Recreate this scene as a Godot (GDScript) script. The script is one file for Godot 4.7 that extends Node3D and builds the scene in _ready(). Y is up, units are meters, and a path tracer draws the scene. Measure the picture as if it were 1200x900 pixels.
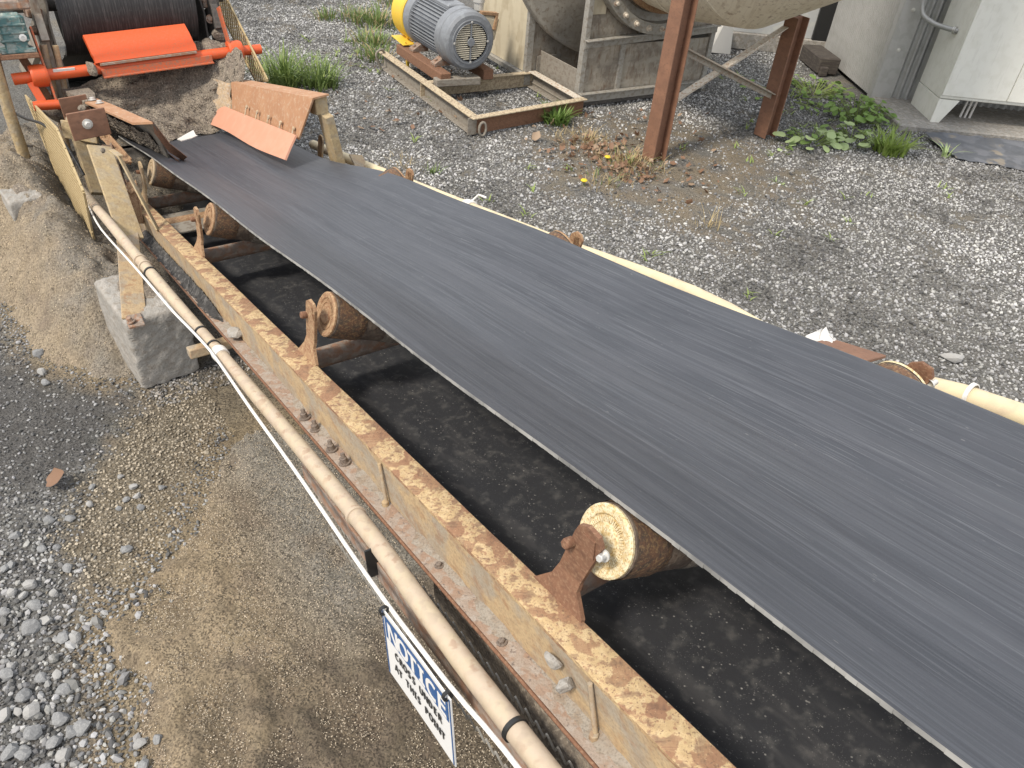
extends Node3D

# ---------------------------------------------------------------- conveyor axes
const AX_G := Vector3(-0.59970, -0.19467, -0.77619)   # along the belt, down towards the tail
const AX_U := Vector3(0.79133, 0.0, -0.61140)         # across the belt, to the right
const AX_N := Vector3(-0.11902, 0.98087, -0.15405)    # normal to the belt
const CONV_ORIGIN := Vector3(1.08836, 1.61722, -0.61949)
const IDLER_S := [0.87, 2.26, 3.64, 4.84]
var conv: Transform3D
var rng := RandomNumberGenerator.new()
var taken := {}
var M := {}
var nz := FastNoiseLite.new()
var nz2 := FastNoiseLite.new()

# ---------------------------------------------------------------- mesh builder
class MB:
	var st := SurfaceTool.new()
	var smooth := -1
	var uv := false
	var color = null
	func _init():
		st.begin(Mesh.PRIMITIVE_TRIANGLES)
	func v(p: Vector3, t := Vector2.ZERO):
		if uv: st.set_uv(t)
		if color != null: st.set_color(color)
		st.add_vertex(p)
	func tri(a: Vector3, b: Vector3, c: Vector3, out := Vector3.ZERO):
		st.set_smooth_group(smooth)
		if out != Vector3.ZERO and (a - c).cross(a - b).dot(out) < 0.0:
			var k := b; b = c; c = k
		v(a); v(b); v(c)
	func quad(a: Vector3, b: Vector3, c: Vector3, d: Vector3, out := Vector3.ZERO):
		tri(a, b, c, out); tri(a, c, d, out)
	func box(c: Vector3, size: Vector3, bs := Basis.IDENTITY, bev := 0.004):
		var h := size * 0.5
		bev = minf(bev, minf(h.x, minf(h.y, h.z)) * 0.45)
		var P := {}
		for sx in [-1, 1]:
			for sy in [-1, 1]:
				for sz in [-1, 1]:
					var k := Vector3(sx, sy, sz)
					P[[k, 0]] = c + bs * Vector3(sx * h.x, sy * (h.y - bev), sz * (h.z - bev))
					P[[k, 1]] = c + bs * Vector3(sx * (h.x - bev), sy * h.y, sz * (h.z - bev))
					P[[k, 2]] = c + bs * Vector3(sx * (h.x - bev), sy * (h.y - bev), sz * h.z)
		for ax in 3:
			var b1 := (ax + 1) % 3
			var b2 := (ax + 2) % 3
			for s in [-1, 1]:
				var q := []
				for w in [[-1, -1], [1, -1], [1, 1], [-1, 1]]:
					var k := Vector3.ZERO
					k[ax] = s; k[b1] = w[0]; k[b2] = w[1]
					q.append(P[[k, ax]])
				var o := Vector3.ZERO
				o[ax] = s
				quad(q[0], q[1], q[2], q[3], bs * o)
			# edges along ax
			for w in [[-1, -1], [1, -1], [1, 1], [-1, 1]]:
				var ka := Vector3.ZERO
				ka[ax] = -1; ka[b1] = w[0]; ka[b2] = w[1]
				var kb := ka
				kb[ax] = 1
				var o := Vector3.ZERO
				o[b1] = w[0]; o[b2] = w[1]
				quad(P[[ka, b1]], P[[kb, b1]], P[[kb, b2]], P[[ka, b2]], bs * o)
		for sx in [-1, 1]:
			for sy in [-1, 1]:
				for sz in [-1, 1]:
					var k := Vector3(sx, sy, sz)
					tri(P[[k, 0]], P[[k, 1]], P[[k, 2]], bs * k)
	# a bar from a to b, w wide across `side`, t thick along the rest
	func bar(a: Vector3, b: Vector3, side: Vector3, w: float, t: float, bev := 0.003):
		var x := (b - a).normalized()
		var z := (side - x * side.dot(x)).normalized()
		box((a + b) * 0.5, Vector3((b - a).length(), t, w), Basis(x, z.cross(x), z), bev)
	func tube(path: Array, radius, segs := 12, caps := true):
		var n := path.size()
		var rings := []
		var up := Vector3.UP
		for i in n:
			var d: Vector3
			if i == 0: d = path[1] - path[0]
			elif i == n - 1: d = path[n - 1] - path[n - 2]
			else: d = (path[i + 1] - path[i]).normalized() + (path[i] - path[i - 1]).normalized()
			d = d.normalized()
			if i == 0:
				up = Vector3.UP if absf(d.y) < 0.9 else Vector3.RIGHT
			var x := (up - d * up.dot(d)).normalized()
			up = x
			var y := d.cross(x)
			var r: float = radius[i] if radius is Array else radius
			var ring := []
			for k in segs:
				var a := TAU * k / segs
				ring.append(path[i] + (x * cos(a) + y * sin(a)) * r)
			rings.append(ring)
		var old := smooth
		smooth = 1
		for i in n - 1:
			for k in segs:
				var k2 := (k + 1) % segs
				quad(rings[i][k], rings[i][k2], rings[i + 1][k2], rings[i + 1][k], rings[i][k] - path[i] + rings[i][k2] - path[i])
		smooth = -1
		if caps:
			for e in [0, n - 1]:
				var o: Vector3 = (path[0] - path[1]) if e == 0 else (path[n - 1] - path[n - 2])
				for k in range(1, segs - 1):
					tri(rings[e][0], rings[e][k], rings[e][k + 1], o)
		smooth = old
	# profile of (radius, height) turned about the local y axis of xf
	func lathe(profile: Array, xf: Transform3D, segs := 24, sharp := true):
		for i in profile.size() - 1:
			smooth = (i + 1) if sharp else 1
			var p: Vector2 = profile[i]
			var q: Vector2 = profile[i + 1]
			var nn := Vector2(q.y - p.y, p.x - q.x)
			for k in segs:
				var a := TAU * k / segs
				var b := TAU * (k + 1) / segs
				var ca := Vector3(cos(a), 0, sin(a))
				var cb := Vector3(cos(b), 0, sin(b))
				var o := xf.basis * (ca * nn.x + Vector3(0, nn.y, 0))
				quad(xf * (ca * p.x + Vector3(0, p.y, 0)), xf * (cb * p.x + Vector3(0, p.y, 0)), xf * (cb * q.x + Vector3(0, q.y, 0)), xf * (ca * q.x + Vector3(0, q.y, 0)), o)
		smooth = -1
	# flat polygon in xf's xy plane, from z = 0 to z = depth
	func prism(poly: Array, depth: float, xf: Transform3D):
		var pp := PackedVector2Array(poly)
		var t := Geometry2D.triangulate_polygon(pp)
		var zo := xf.basis.z * signf(depth)
		for i in range(0, t.size(), 3):
			var a := pp[t[i]]
			var b := pp[t[i + 1]]
			var c := pp[t[i + 2]]
			tri(xf * Vector3(a.x, a.y, depth), xf * Vector3(b.x, b.y, depth), xf * Vector3(c.x, c.y, depth), zo)
			tri(xf * Vector3(a.x, a.y, 0), xf * Vector3(b.x, b.y, 0), xf * Vector3(c.x, c.y, 0), -zo)
		var cw := Geometry2D.is_polygon_clockwise(pp)
		for i in pp.size():
			var a := pp[i]
			var b := pp[(i + 1) % pp.size()]
			var o2 := Vector2(b.y - a.y, a.x - b.x) * (-1.0 if cw else 1.0)
			quad(xf * Vector3(a.x, a.y, 0), xf * Vector3(b.x, b.y, 0), xf * Vector3(b.x, b.y, depth), xf * Vector3(a.x, a.y, depth), xf.basis * Vector3(o2.x, o2.y, 0))
	# a grid of points as a smooth surface; thick > 0 closes it with a back and rim
	func sheet(g: Array, out: Vector3, thick := 0.0, group := 1):
		var old := smooth
		smooth = group
		var nu := g.size()
		var nv: int = g[0].size()
		for i in nu - 1:
			for j in nv - 1:
				quad(g[i][j], g[i][j + 1], g[i + 1][j + 1], g[i + 1][j], out)
		if thick > 0.0:
			var d := -out.normalized() * thick
			smooth = group + 1
			for i in nu - 1:
				for j in nv - 1:
					quad(g[i][j] + d, g[i][j + 1] + d, g[i + 1][j + 1] + d, g[i + 1][j] + d, -out)
			smooth = -1
			for i in nu - 1:
				for j in [0, nv - 1]:
					quad(g[i][j], g[i + 1][j], g[i + 1][j] + d, g[i][j] + d, g[i][j] - g[i][nv - 1 - j])
			for j in nv - 1:
				for i in [0, nu - 1]:
					quad(g[i][j], g[i][j + 1], g[i][j + 1] + d, g[i][j] + d, g[i][j] - g[nu - 1 - i][j])
		smooth = old
	func bolt(p: Vector3, axis: Vector3, r := 0.013, h := 0.012, washer := true):
		var y := axis.normalized()
		var x := (Vector3.RIGHT if absf(y.x) < 0.8 else Vector3.FORWARD)
		x = (x - y * x.dot(y)).normalized()
		var xf := Transform3D(Basis(x, y, x.cross(y)), p)
		if washer:
			lathe([Vector2(r * 1.55, 0), Vector2(r * 1.55, h * 0.25), Vector2(0.0, h * 0.25)], xf, 12)
			xf.origin += y * h * 0.25
		lathe([Vector2(r, 0), Vector2(r, h * 0.85), Vector2(r * 0.82, h), Vector2(0, h)], xf, 6)
	func done() -> ArrayMesh:
		st.generate_normals()
		return st.commit()

# ---------------------------------------------------------------- naming helpers
func numbered(called: String, parent: Node = null) -> String:
	var key := str(parent.get_instance_id() if parent else 0) + called
	taken[key] = taken.get(key, -1) + 1
	return called if taken[key] == 0 else "%s_%03d" % [called, taken[key]]

func thing(called: String, label: String, category: String, xf := Transform3D.IDENTITY, group := "") -> Node3D:
	var o := Node3D.new()
	o.name = numbered(called)
	add_child(o, true)
	o.transform = xf
	tag(o, label, category, group)
	return o

func tag(o: Node, label: String, category := "", group := "", kind := ""):
	if label: o.set_meta("label", label)
	if category: o.set_meta("category", category)
	if group: o.set_meta("group", group)
	if kind: o.set_meta("kind", kind)

func part(called: String, mesh, mat: Material, parent: Node = self, label := "") -> MeshInstance3D:
	var o := MeshInstance3D.new()
	o.name = numbered(called, parent)
	o.mesh = mesh.done() if mesh is MB else mesh
	o.material_override = mat
	o.cast_shadow = GeometryInstance3D.SHADOW_CASTING_SETTING_ON
	parent.add_child(o, true)
	if label: o.set_meta("label", label)
	return o

func cx(s := 0.0, h := 0.0, l := 0.0) -> Transform3D:      # a place in the conveyor's own axes
	return conv * Transform3D(Basis.IDENTITY, Vector3(s, h, l))

# ---------------------------------------------------------------- textures
func lin(r: float, g := -1.0, b := -1.0) -> Color:
	if g < 0.0: g = r
	if b < 0.0: b = r
	return Color(r, g, b).linear_to_srgb()

func noise_bytes(sz: int, p: Dictionary) -> PackedByteArray:
	var f := FastNoiseLite.new()
	f.seed = p.get("seed", 1)
	f.noise_type = p.get("type", FastNoiseLite.TYPE_SIMPLEX_SMOOTH)
	f.frequency = p.get("f", 0.02)
	f.fractal_octaves = p.get("oct", 3)
	f.fractal_type = FastNoiseLite.FRACTAL_FBM if p.get("oct", 3) > 1 else FastNoiseLite.FRACTAL_NONE
	if p.has("warp"):
		f.domain_warp_enabled = true
		f.domain_warp_amplitude = p.warp
		f.domain_warp_frequency = p.get("wf", 0.02)
	var sx: int = p.get("sx", 1)
	var sy: int = p.get("sy", 1)
	var im := f.get_seamless_image(maxi(2, sz / sx), maxi(2, sz / sy))
	if sx > 1 or sy > 1:
		im.resize(sz, sz, Image.INTERPOLATE_CUBIC)
	im.convert(Image.FORMAT_L8)
	return im.get_data()

func layered(sz: int, base: Color, layers: Array) -> Image:
	var n := sz * sz
	var R := PackedFloat32Array(); R.resize(n); R.fill(base.r)
	var Gc := PackedFloat32Array(); Gc.resize(n); Gc.fill(base.g)
	var B := PackedFloat32Array(); B.resize(n); B.fill(base.b)
	for L in layers:
		var d := noise_bytes(sz, L)
		var lut := PackedFloat32Array()
		lut.resize(256)
		for i in 256:
			lut[i] = smoothstep(L.lo, L.hi, i / 255.0) * L.get("a", 1.0)
		var c: Color = L.c
		var cr := c.r
		var cg := c.g
		var cb := c.b
		for i in n:
			var a := lut[d[i]]
			if a > 0.003:
				R[i] += (cr - R[i]) * a
				Gc[i] += (cg - Gc[i]) * a
				B[i] += (cb - B[i]) * a
	var out := PackedByteArray()
	out.resize(n * 3)
	for i in n:
		out[i * 3] = int(R[i] * 255.0)
		out[i * 3 + 1] = int(Gc[i] * 255.0)
		out[i * 3 + 2] = int(B[i] * 255.0)
	return Image.create_from_data(sz, sz, false, Image.FORMAT_RGB8, out)

func dots(im: Image, count: int, r0: float, r1: float, c: Color, a: float, sd: int, gate := 0.0):
	var r := RandomNumberGenerator.new()
	r.seed = sd
	var w := im.get_width()
	var thin := noise_bytes(w, {"f": 0.006, "oct": 4, "seed": sd}) if gate > 0.0 else PackedByteArray()
	for k in count:
		var x := r.randi() % w
		var y := r.randi() % w
		if gate > 0.0 and thin[y * w + x] / 255.0 < gate + r.randf_range(-0.12, 0.12): continue
		var rad := lerpf(r0, r1, pow(r.randf(), 3.0))
		var al := a * r.randf_range(0.4, 1.0)
		var R := int(ceil(rad))
		for i in range(-R, R + 1):
			for j in range(-R, R + 1):
				if i * i + j * j * 1.3 <= rad * rad:
					var X := posmod(x + i, w)
					var Y := posmod(y + j, w)
					im.set_pixel(X, Y, im.get_pixel(X, Y).lerp(c, al))

func normal_tex(sz: int, p: Dictionary, bump: float) -> ImageTexture:
	var im := Image.create_from_data(sz, sz, false, Image.FORMAT_L8, noise_bytes(sz, p))
	im.convert(Image.FORMAT_RGBA8)
	im.bump_map_to_normal_map(bump)
	return ImageTexture.create_from_image(im)

# a material; scale = repeats per metre of the triplanar projection
func mat(key: String, albedo, rough: float, scale := 2.0, normal: Texture2D = null, nscale := 0.6, metal := 0.0) -> StandardMaterial3D:
	var m := StandardMaterial3D.new()
	m.resource_name = key
	m.roughness = rough
	m.metallic = metal
	if albedo is Color: m.albedo_color = albedo
	else: m.albedo_texture = albedo if albedo is Texture2D else ImageTexture.create_from_image(albedo)
	if normal:
		m.normal_enabled = true
		m.normal_texture = normal
		m.normal_scale = nscale
	m.uv1_triplanar = true
	m.uv1_world_triplanar = true
	m.uv1_scale = Vector3.ONE * scale
	M[key] = m
	return m

func make_materials():
	var rough_n := normal_tex(256, {"f": 0.06, "oct": 4, "seed": 5}, 3.0)
	var grit_n := normal_tex(512, {"f": 0.16, "oct": 3, "seed": 8, "type": FastNoiseLite.TYPE_VALUE}, 5.0)
	var wave_n := normal_tex(256, {"f": 0.012, "oct": 3, "seed": 15}, 6.0)
	var rust := lin(0.24, 0.098, 0.044)
	var rust_dark := lin(0.11, 0.05, 0.028)
	var yellow := lin(0.60, 0.41, 0.17)
	# flaking yellow paint over rust
	var speck := lin(0.30, 0.17, 0.095)
	mat("yellow_rust", layered(1024, lin(0.50, 0.365, 0.19), [
		{"f": 0.02, "oct": 5, "seed": 31, "lo": 0.35, "hi": 0.75, "c": lin(0.58, 0.45, 0.26), "a": 0.8},
		{"f": 0.16, "oct": 3, "seed": 35, "lo": 0.5, "hi": 0.8, "c": lin(0.38, 0.26, 0.14), "a": 0.6},
		{"f": 0.005, "oct": 8, "seed": 3, "lo": 0.505, "hi": 0.56, "c": lin(0.27, 0.145, 0.082)},
		{"f": 0.03, "oct": 6, "seed": 9, "lo": 0.6, "hi": 0.7, "c": speck, "a": 0.8},
		{"f": 0.09, "oct": 4, "seed": 13, "lo": 0.74, "hi": 0.8, "c": lin(0.52, 0.40, 0.23), "a": 0.7},
		{"f": 0.014, "oct": 6, "seed": 12, "lo": 0.58, "hi": 0.8, "c": lin(0.15, 0.085, 0.055), "a": 0.65},
		{"f": 0.07, "oct": 4, "seed": 14, "lo": 0.68, "hi": 0.76, "c": lin(0.13, 0.075, 0.05), "a": 0.7},
		{"f": 0.3, "oct": 2, "seed": 4, "lo": 0.5, "hi": 0.95, "c": lin(0.30, 0.19, 0.115), "a": 0.5}]), 0.85, 1.7, rough_n, 0.5)
	mat("rail_tan", layered(512, lin(0.45, 0.33, 0.19), [
		{"f": 0.008, "oct": 6, "seed": 23, "lo": 0.42, "hi": 0.6, "c": lin(0.33, 0.285, 0.225), "a": 0.9},
		{"f": 0.03, "oct": 5, "seed": 22, "lo": 0.5, "hi": 0.75, "c": lin(0.29, 0.19, 0.11), "a": 0.55},
		{"f": 0.02, "oct": 5, "seed": 27, "lo": 0.68, "hi": 0.8, "c": rust, "a": 0.4},
		{"f": 0.15, "oct": 3, "seed": 24, "lo": 0.5, "hi": 0.85, "c": lin(0.2, 0.15, 0.1), "a": 0.6}]), 0.85, 1.6, rough_n, 0.3)
	mat("dusty_steel", layered(512, lin(0.33, 0.27, 0.22), [
		{"f": 0.014, "oct": 5, "seed": 43, "lo": 0.42, "hi": 0.6, "c": lin(0.30, 0.19, 0.13), "a": 0.8},
		{"f": 0.02, "oct": 5, "seed": 47, "lo": 0.55, "hi": 0.7, "c": lin(0.38, 0.34, 0.30), "a": 0.8},
		{"f": 0.25, "oct": 2, "seed": 44, "lo": 0.45, "hi": 1.0, "c": lin(0.16, 0.13, 0.10), "a": 0.6},
		{"f": 0.05, "oct": 3, "seed": 49, "lo": 0.74, "hi": 0.8, "c": lin(0.12, 0.1, 0.09), "a": 0.8}]), 0.95, 2.1, grit_n, 0.5)
	mat("pipe_paint", layered(512, lin(0.47, 0.39, 0.275), [
		{"f": 0.01, "oct": 4, "seed": 51, "lo": 0.4, "hi": 0.65, "c": lin(0.46, 0.37, 0.285), "a": 0.9},
		{"f": 0.02, "oct": 6, "seed": 58, "lo": 0.52, "hi": 0.72, "c": lin(0.37, 0.30, 0.23), "a": 0.7},
		{"f": 0.012, "oct": 6, "seed": 53, "lo": 0.70, "hi": 0.82, "c": lin(0.30, 0.19, 0.13), "a": 0.7},
		{"f": 0.16, "oct": 3, "seed": 55, "lo": 0.5, "hi": 1.0, "c": lin(0.45, 0.34, 0.24), "a": 0.4}]), 0.75, 2.0, rough_n, 0.25)
	mat("rust", layered(512, lin(0.20, 0.100, 0.058), [
		{"f": 0.02, "oct": 5, "seed": 61, "lo": 0.45, "hi": 0.7, "c": lin(0.15, 0.075, 0.045), "a": 0.9},
		{"f": 0.06, "oct": 4, "seed": 63, "lo": 0.58, "hi": 0.75, "c": lin(0.34, 0.22, 0.135), "a": 0.6},
		{"f": 0.2, "oct": 2, "seed": 65, "lo": 0.5, "hi": 1.0, "c": lin(0.1, 0.05, 0.03), "a": 0.5}]), 0.9, 3.0, rough_n, 0.5)
	mat("rust_pale", layered(512, lin(0.34, 0.215, 0.12), [
		{"f": 0.02, "oct": 5, "seed": 71, "lo": 0.45, "hi": 0.65, "c": lin(0.24, 0.12, 0.065), "a": 0.9},
		{"f": 0.05, "oct": 4, "seed": 73, "lo": 0.6, "hi": 0.7, "c": lin(0.5, 0.37, 0.22), "a": 0.8},
		{"f": 0.2, "oct": 2, "seed": 75, "lo": 0.5, "hi": 1.0, "c": lin(0.2, 0.12, 0.07), "a": 0.5}]), 0.9, 3.5, rough_n, 0.4)
	mat("red_oxide", layered(512, lin(0.205, 0.105, 0.066), [
		{"f": 0.01, "oct": 4, "seed": 81, "lo": 0.4, "hi": 0.75, "c": lin(0.26, 0.135, 0.082), "a": 0.9},
		{"f": 0.04, "oct": 4, "seed": 83, "lo": 0.6, "hi": 0.8, "c": lin(0.14, 0.075, 0.05), "a": 0.6}]), 0.7, 1.5, rough_n, 0.2)
	mat("cream_paint", layered(512, lin(0.70, 0.62, 0.42), [
		{"f": 0.03, "oct": 5, "seed": 91, "warp": 20.0, "lo": 0.52, "hi": 0.6, "c": lin(0.50, 0.34, 0.13), "a": 0.8},
		{"f": 0.08, "oct": 4, "seed": 93, "lo": 0.62, "hi": 0.72, "c": lin(0.2, 0.11, 0.05), "a": 0.8}]), 0.7, 5.0, rough_n, 0.3)
	mat("roller_brown", layered(512, lin(0.085, 0.064, 0.05), [
		{"f": 0.012, "oct": 4, "seed": 101, "lo": 0.45, "hi": 0.6, "c": lin(0.18, 0.14, 0.105), "a": 0.9},
		{"f": 0.03, "oct": 4, "seed": 103, "lo": 0.58, "hi": 0.75, "c": lin(0.06, 0.03, 0.02), "a": 0.8},
		{"f": 0.25, "oct": 2, "seed": 105, "lo": 0.4, "hi": 1.0, "c": lin(0.08, 0.06, 0.05), "a": 0.5}]), 0.85, 3.0, grit_n, 0.4)
	mat("roller_rust", layered(512, lin(0.13, 0.07, 0.042), [
		{"f": 0.02, "oct": 5, "seed": 106, "lo": 0.45, "hi": 0.65, "c": lin(0.06, 0.045, 0.036), "a": 0.9},
		{"f": 0.05, "oct": 5, "seed": 107, "lo": 0.6, "hi": 0.7, "c": lin(0.36, 0.24, 0.11), "a": 0.7}]), 0.85, 4.0, grit_n, 0.4)
	mat("tube_grey", layered(512, lin(0.23, 0.18, 0.145), [
		{"f": 0.014, "oct": 4, "seed": 111, "lo": 0.45, "hi": 0.6, "c": lin(0.30, 0.14, 0.075), "a": 0.7},
		{"f": 0.02, "oct": 4, "seed": 113, "lo": 0.5, "hi": 0.7, "c": lin(0.36, 0.32, 0.28), "a": 0.7}]), 0.9, 2.5, grit_n, 0.4)
	mat("dark_steel", layered(256, lin(0.07, 0.065, 0.06), [{"f": 0.04, "oct": 4, "seed": 121, "lo": 0.4, "hi": 0.8, "c": lin(0.15, 0.13, 0.115), "a": 0.8}]), 0.7, 4.0, rough_n, 0.4)
	mat("bolt", layered(256, lin(0.20, 0.16, 0.13), [{"f": 0.05, "oct": 3, "seed": 123, "lo": 0.4, "hi": 0.8, "c": lin(0.09, 0.07, 0.06)}]), 0.75, 12.0)
	mat("zinc", lin(0.62, 0.61, 0.58), 0.4, 4.0, null, 0.0, 0.4)
	mat("plastic_black", lin(0.018), 0.45)
	mat("plastic_white", lin(0.68, 0.66, 0.62), 0.5)
	mat("rag", lin(0.6, 0.59, 0.57), 0.9)
	mat("cord", layered(256, lin(0.74, 0.72, 0.68), [{"f": 0.05, "oct": 3, "seed": 133, "lo": 0.5, "hi": 0.9, "c": lin(0.45, 0.42, 0.37), "a": 0.6}]), 0.6, 8.0)
	mat("orange", layered(512, lin(0.62, 0.092, 0.02), [
		{"f": 0.02, "oct": 4, "seed": 141, "lo": 0.55, "hi": 0.7, "c": lin(0.62, 0.10, 0.03), "a": 0.7},
		{"f": 0.05, "oct": 5, "seed": 143, "lo": 0.6, "hi": 0.8, "c": lin(0.33, 0.15, 0.09), "a": 0.6}]), 0.5, 3.0)
	mat("orange_worn", layered(512, lin(0.52, 0.10, 0.03), [
		{"f": 0.02, "oct": 5, "seed": 145, "lo": 0.5, "hi": 0.6, "c": lin(0.30, 0.12, 0.07), "a": 0.9},
		{"f": 0.05, "oct": 5, "seed": 147, "lo": 0.6, "hi": 0.7, "c": lin(0.2, 0.16, 0.13), "a": 0.8}]), 0.75, 3.0)
	mat("skirt_brown", layered(512, lin(0.37, 0.195, 0.105), [
		{"f": 0.008, "oct": 4, "seed": 151, "lo": 0.4, "hi": 0.7, "c": lin(0.42, 0.235, 0.13), "a": 0.9},
		{"f": 0.2, "oct": 3, "seed": 153, "lo": 0.5, "hi": 1.0, "c": lin(0.27, 0.14, 0.08), "a": 0.6},
		{"f": 0.03, "oct": 5, "seed": 155, "lo": 0.68, "hi": 0.76, "c": lin(0.5, 0.4, 0.3), "a": 0.7}]), 0.8, 1.6, rough_n, 0.2)
	mat("skirt_worn", layered(512, lin(0.42, 0.30, 0.18), [
		{"f": 0.015, "oct": 5, "seed": 157, "lo": 0.45, "hi": 0.6, "c": lin(0.30, 0.24, 0.18), "a": 0.9},
		{"f": 0.03, "oct": 5, "seed": 159, "lo": 0.6, "hi": 0.68, "c": lin(0.55, 0.5, 0.42), "a": 0.8}]), 0.9, 3.0, grit_n, 0.5)
	mat("rubber_pink", layered(512, lin(0.55, 0.27, 0.175), [
		{"f": 0.01, "oct": 4, "seed": 161, "lo": 0.4, "hi": 0.8, "c": lin(0.58, 0.31, 0.215), "a": 0.8},
		{"f": 0.15, "oct": 3, "seed": 163, "lo": 0.5, "hi": 1.0, "c": lin(0.56, 0.22, 0.13), "a": 0.4}]), 0.7, 2.0)
	mat("dust", layered(512, lin(0.30, 0.265, 0.22), [
		{"f": 0.02, "oct": 5, "seed": 168, "lo": 0.45, "hi": 0.7, "c": lin(0.23, 0.17, 0.12), "a": 0.8},
		{"f": 0.15, "oct": 3, "seed": 169, "lo": 0.5, "hi": 0.8, "c": lin(0.14, 0.12, 0.1), "a": 0.7}]), 1.0, 2.0, grit_n, 1.0)
	mat("black_grit", layered(512, lin(0.045, 0.043, 0.042), [
		{"f": 0.08, "oct": 2, "seed": 166, "type": FastNoiseLite.TYPE_VALUE, "lo": 0.6, "hi": 0.75, "c": lin(0.2, 0.19, 0.18), "a": 0.8},
		{"f": 0.08, "oct": 2, "seed": 167, "type": FastNoiseLite.TYPE_VALUE, "lo": 0.6, "hi": 0.75, "c": lin(0.012), "a": 0.9}]), 0.95, 2.0, grit_n, 1.0)
	mat("scroll", layered(512, lin(0.54, 0.515, 0.46), [
		{"f": 0.01, "oct": 5, "seed": 266, "lo": 0.42, "hi": 0.62, "c": lin(0.42, 0.385, 0.33), "a": 0.85},
		{"f": 0.03, "oct": 5, "seed": 268, "lo": 0.62, "hi": 0.75, "c": lin(0.25, 0.19, 0.14), "a": 0.6}]), 0.45, 1.1, rough_n, 0.1, 0.35)
	mat("rubber_dark", layered(256, lin(0.05, 0.046, 0.044), [{"f": 0.05, "oct": 4, "seed": 165, "lo": 0.5, "hi": 0.8, "c": lin(0.13, 0.11, 0.1), "a": 0.7}]), 0.85, 3.0, grit_n, 0.3)
	mat("cake", layered(1024, lin(0.185, 0.153, 0.12), [
		{"f": 0.006, "oct": 5, "seed": 171, "lo": 0.42, "hi": 0.62, "c": lin(0.255, 0.215, 0.165), "a": 0.9},
		{"f": 0.010, "oct": 6, "seed": 173, "lo": 0.53, "hi": 0.66, "c": lin(0.115, 0.095, 0.078), "a": 0.85},
		{"f": 0.05, "oct": 4, "seed": 175, "lo": 0.52, "hi": 0.7, "c": lin(0.10, 0.085, 0.07), "a": 0.75},
		{"f": 0.06, "oct": 3, "seed": 177, "lo": 0.6, "hi": 0.72, "c": lin(0.46, 0.40, 0.32), "a": 0.75},
		{"f": 0.25, "oct": 2, "seed": 178, "lo": 0.55, "hi": 0.8, "c": lin(0.1, 0.085, 0.07), "a": 0.7}]), 1.0, 1.1, grit_n, 1.0)
	mat("concrete", layered(1024, lin(0.30, 0.285, 0.26), [
		{"f": 0.006, "oct": 5, "seed": 181, "lo": 0.45, "hi": 0.65, "c": lin(0.40, 0.375, 0.34), "a": 0.8},
		{"f": 0.012, "oct": 5, "seed": 183, "lo": 0.55, "hi": 0.7, "c": lin(0.24, 0.21, 0.175), "a": 0.7},
		{"f": 0.15, "oct": 3, "seed": 185, "lo": 0.55, "hi": 0.9, "c": lin(0.2, 0.18, 0.16), "a": 0.6},
		{"f": 0.08, "oct": 2, "seed": 187, "lo": 0.8, "hi": 0.84, "c": lin(0.12, 0.11, 0.1), "a": 0.8}]), 0.95, 1.6, grit_n, 0.6)
	mat("wood_yellow", layered(512, lin(0.43, 0.335, 0.19), [
		{"f": 0.012, "oct": 5, "seed": 191, "lo": 0.4, "hi": 0.65, "c": lin(0.34, 0.255, 0.145), "a": 0.8},
		{"f": 0.05, "oct": 6, "seed": 193, "lo": 0.6, "hi": 0.78, "c": lin(0.22, 0.15, 0.09), "a": 0.6},
		{"f": 0.01, "oct": 6, "seed": 194, "lo": 0.5, "hi": 0.7, "c": lin(0.33, 0.29, 0.23), "a": 0.7},
		{"f": 0.15, "oct": 3, "seed": 195, "lo": 0.5, "hi": 0.9, "c": lin(0.28, 0.2, 0.11), "a": 0.5}]), 0.85, 2.2, rough_n, 0.5)
	mat("guard_yellow", layered(256, lin(0.44, 0.345, 0.19), [{"f": 0.03, "oct": 4, "seed": 197, "lo": 0.5, "hi": 0.7, "c": lin(0.36, 0.26, 0.13), "a": 0.8}]), 0.8, 2.0)
	# belt: streaks run along u
	var belt_im := layered(1024, lin(0.046, 0.050, 0.060), [
		{"f": 0.010, "oct": 4, "seed": 201, "sx": 64, "sy": 1, "lo": 0.42, "hi": 0.6, "c": lin(0.062, 0.066, 0.077), "a": 0.55},
		{"f": 0.05, "oct": 4, "seed": 203, "sx": 64, "sy": 1, "lo": 0.52, "hi": 0.78, "c": lin(0.082, 0.088, 0.102), "a": 0.6},
		{"f": 0.05, "oct": 3, "seed": 205, "sx": 64, "sy": 1, "lo": 0.55, "hi": 0.7, "c": lin(0.036, 0.039, 0.048), "a": 0.6},
		{"f": 0.35, "oct": 1, "seed": 207, "sx": 32, "sy": 1, "lo": 0.74, "hi": 0.84, "c": lin(0.14, 0.145, 0.155), "a": 0.55},
		{"f": 0.006, "oct": 3, "seed": 209, "lo": 0.45, "hi": 0.7, "c": lin(0.062, 0.066, 0.078), "a": 0.35},
		{"f": 0.4, "oct": 2, "seed": 208, "lo": 0.5, "hi": 1.0, "c": lin(0.034, 0.037, 0.044), "a": 0.3},
		{"f": 0.005, "oct": 4, "seed": 210, "sx": 4, "sy": 1, "lo": 0.6, "hi": 0.8, "c": lin(0.098, 0.103, 0.114), "a": 0.2}])
	dots(belt_im, 900, 0.7, 1.6, lin(0.24, 0.235, 0.22), 0.5, 77, 0.45)
	var bm := mat("belt", belt_im, 0.5)
	bm.uv1_triplanar = false
	bm.uv1_world_triplanar = false
	bm.uv1_scale = Vector3.ONE
	bm.normal_enabled = true
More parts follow.
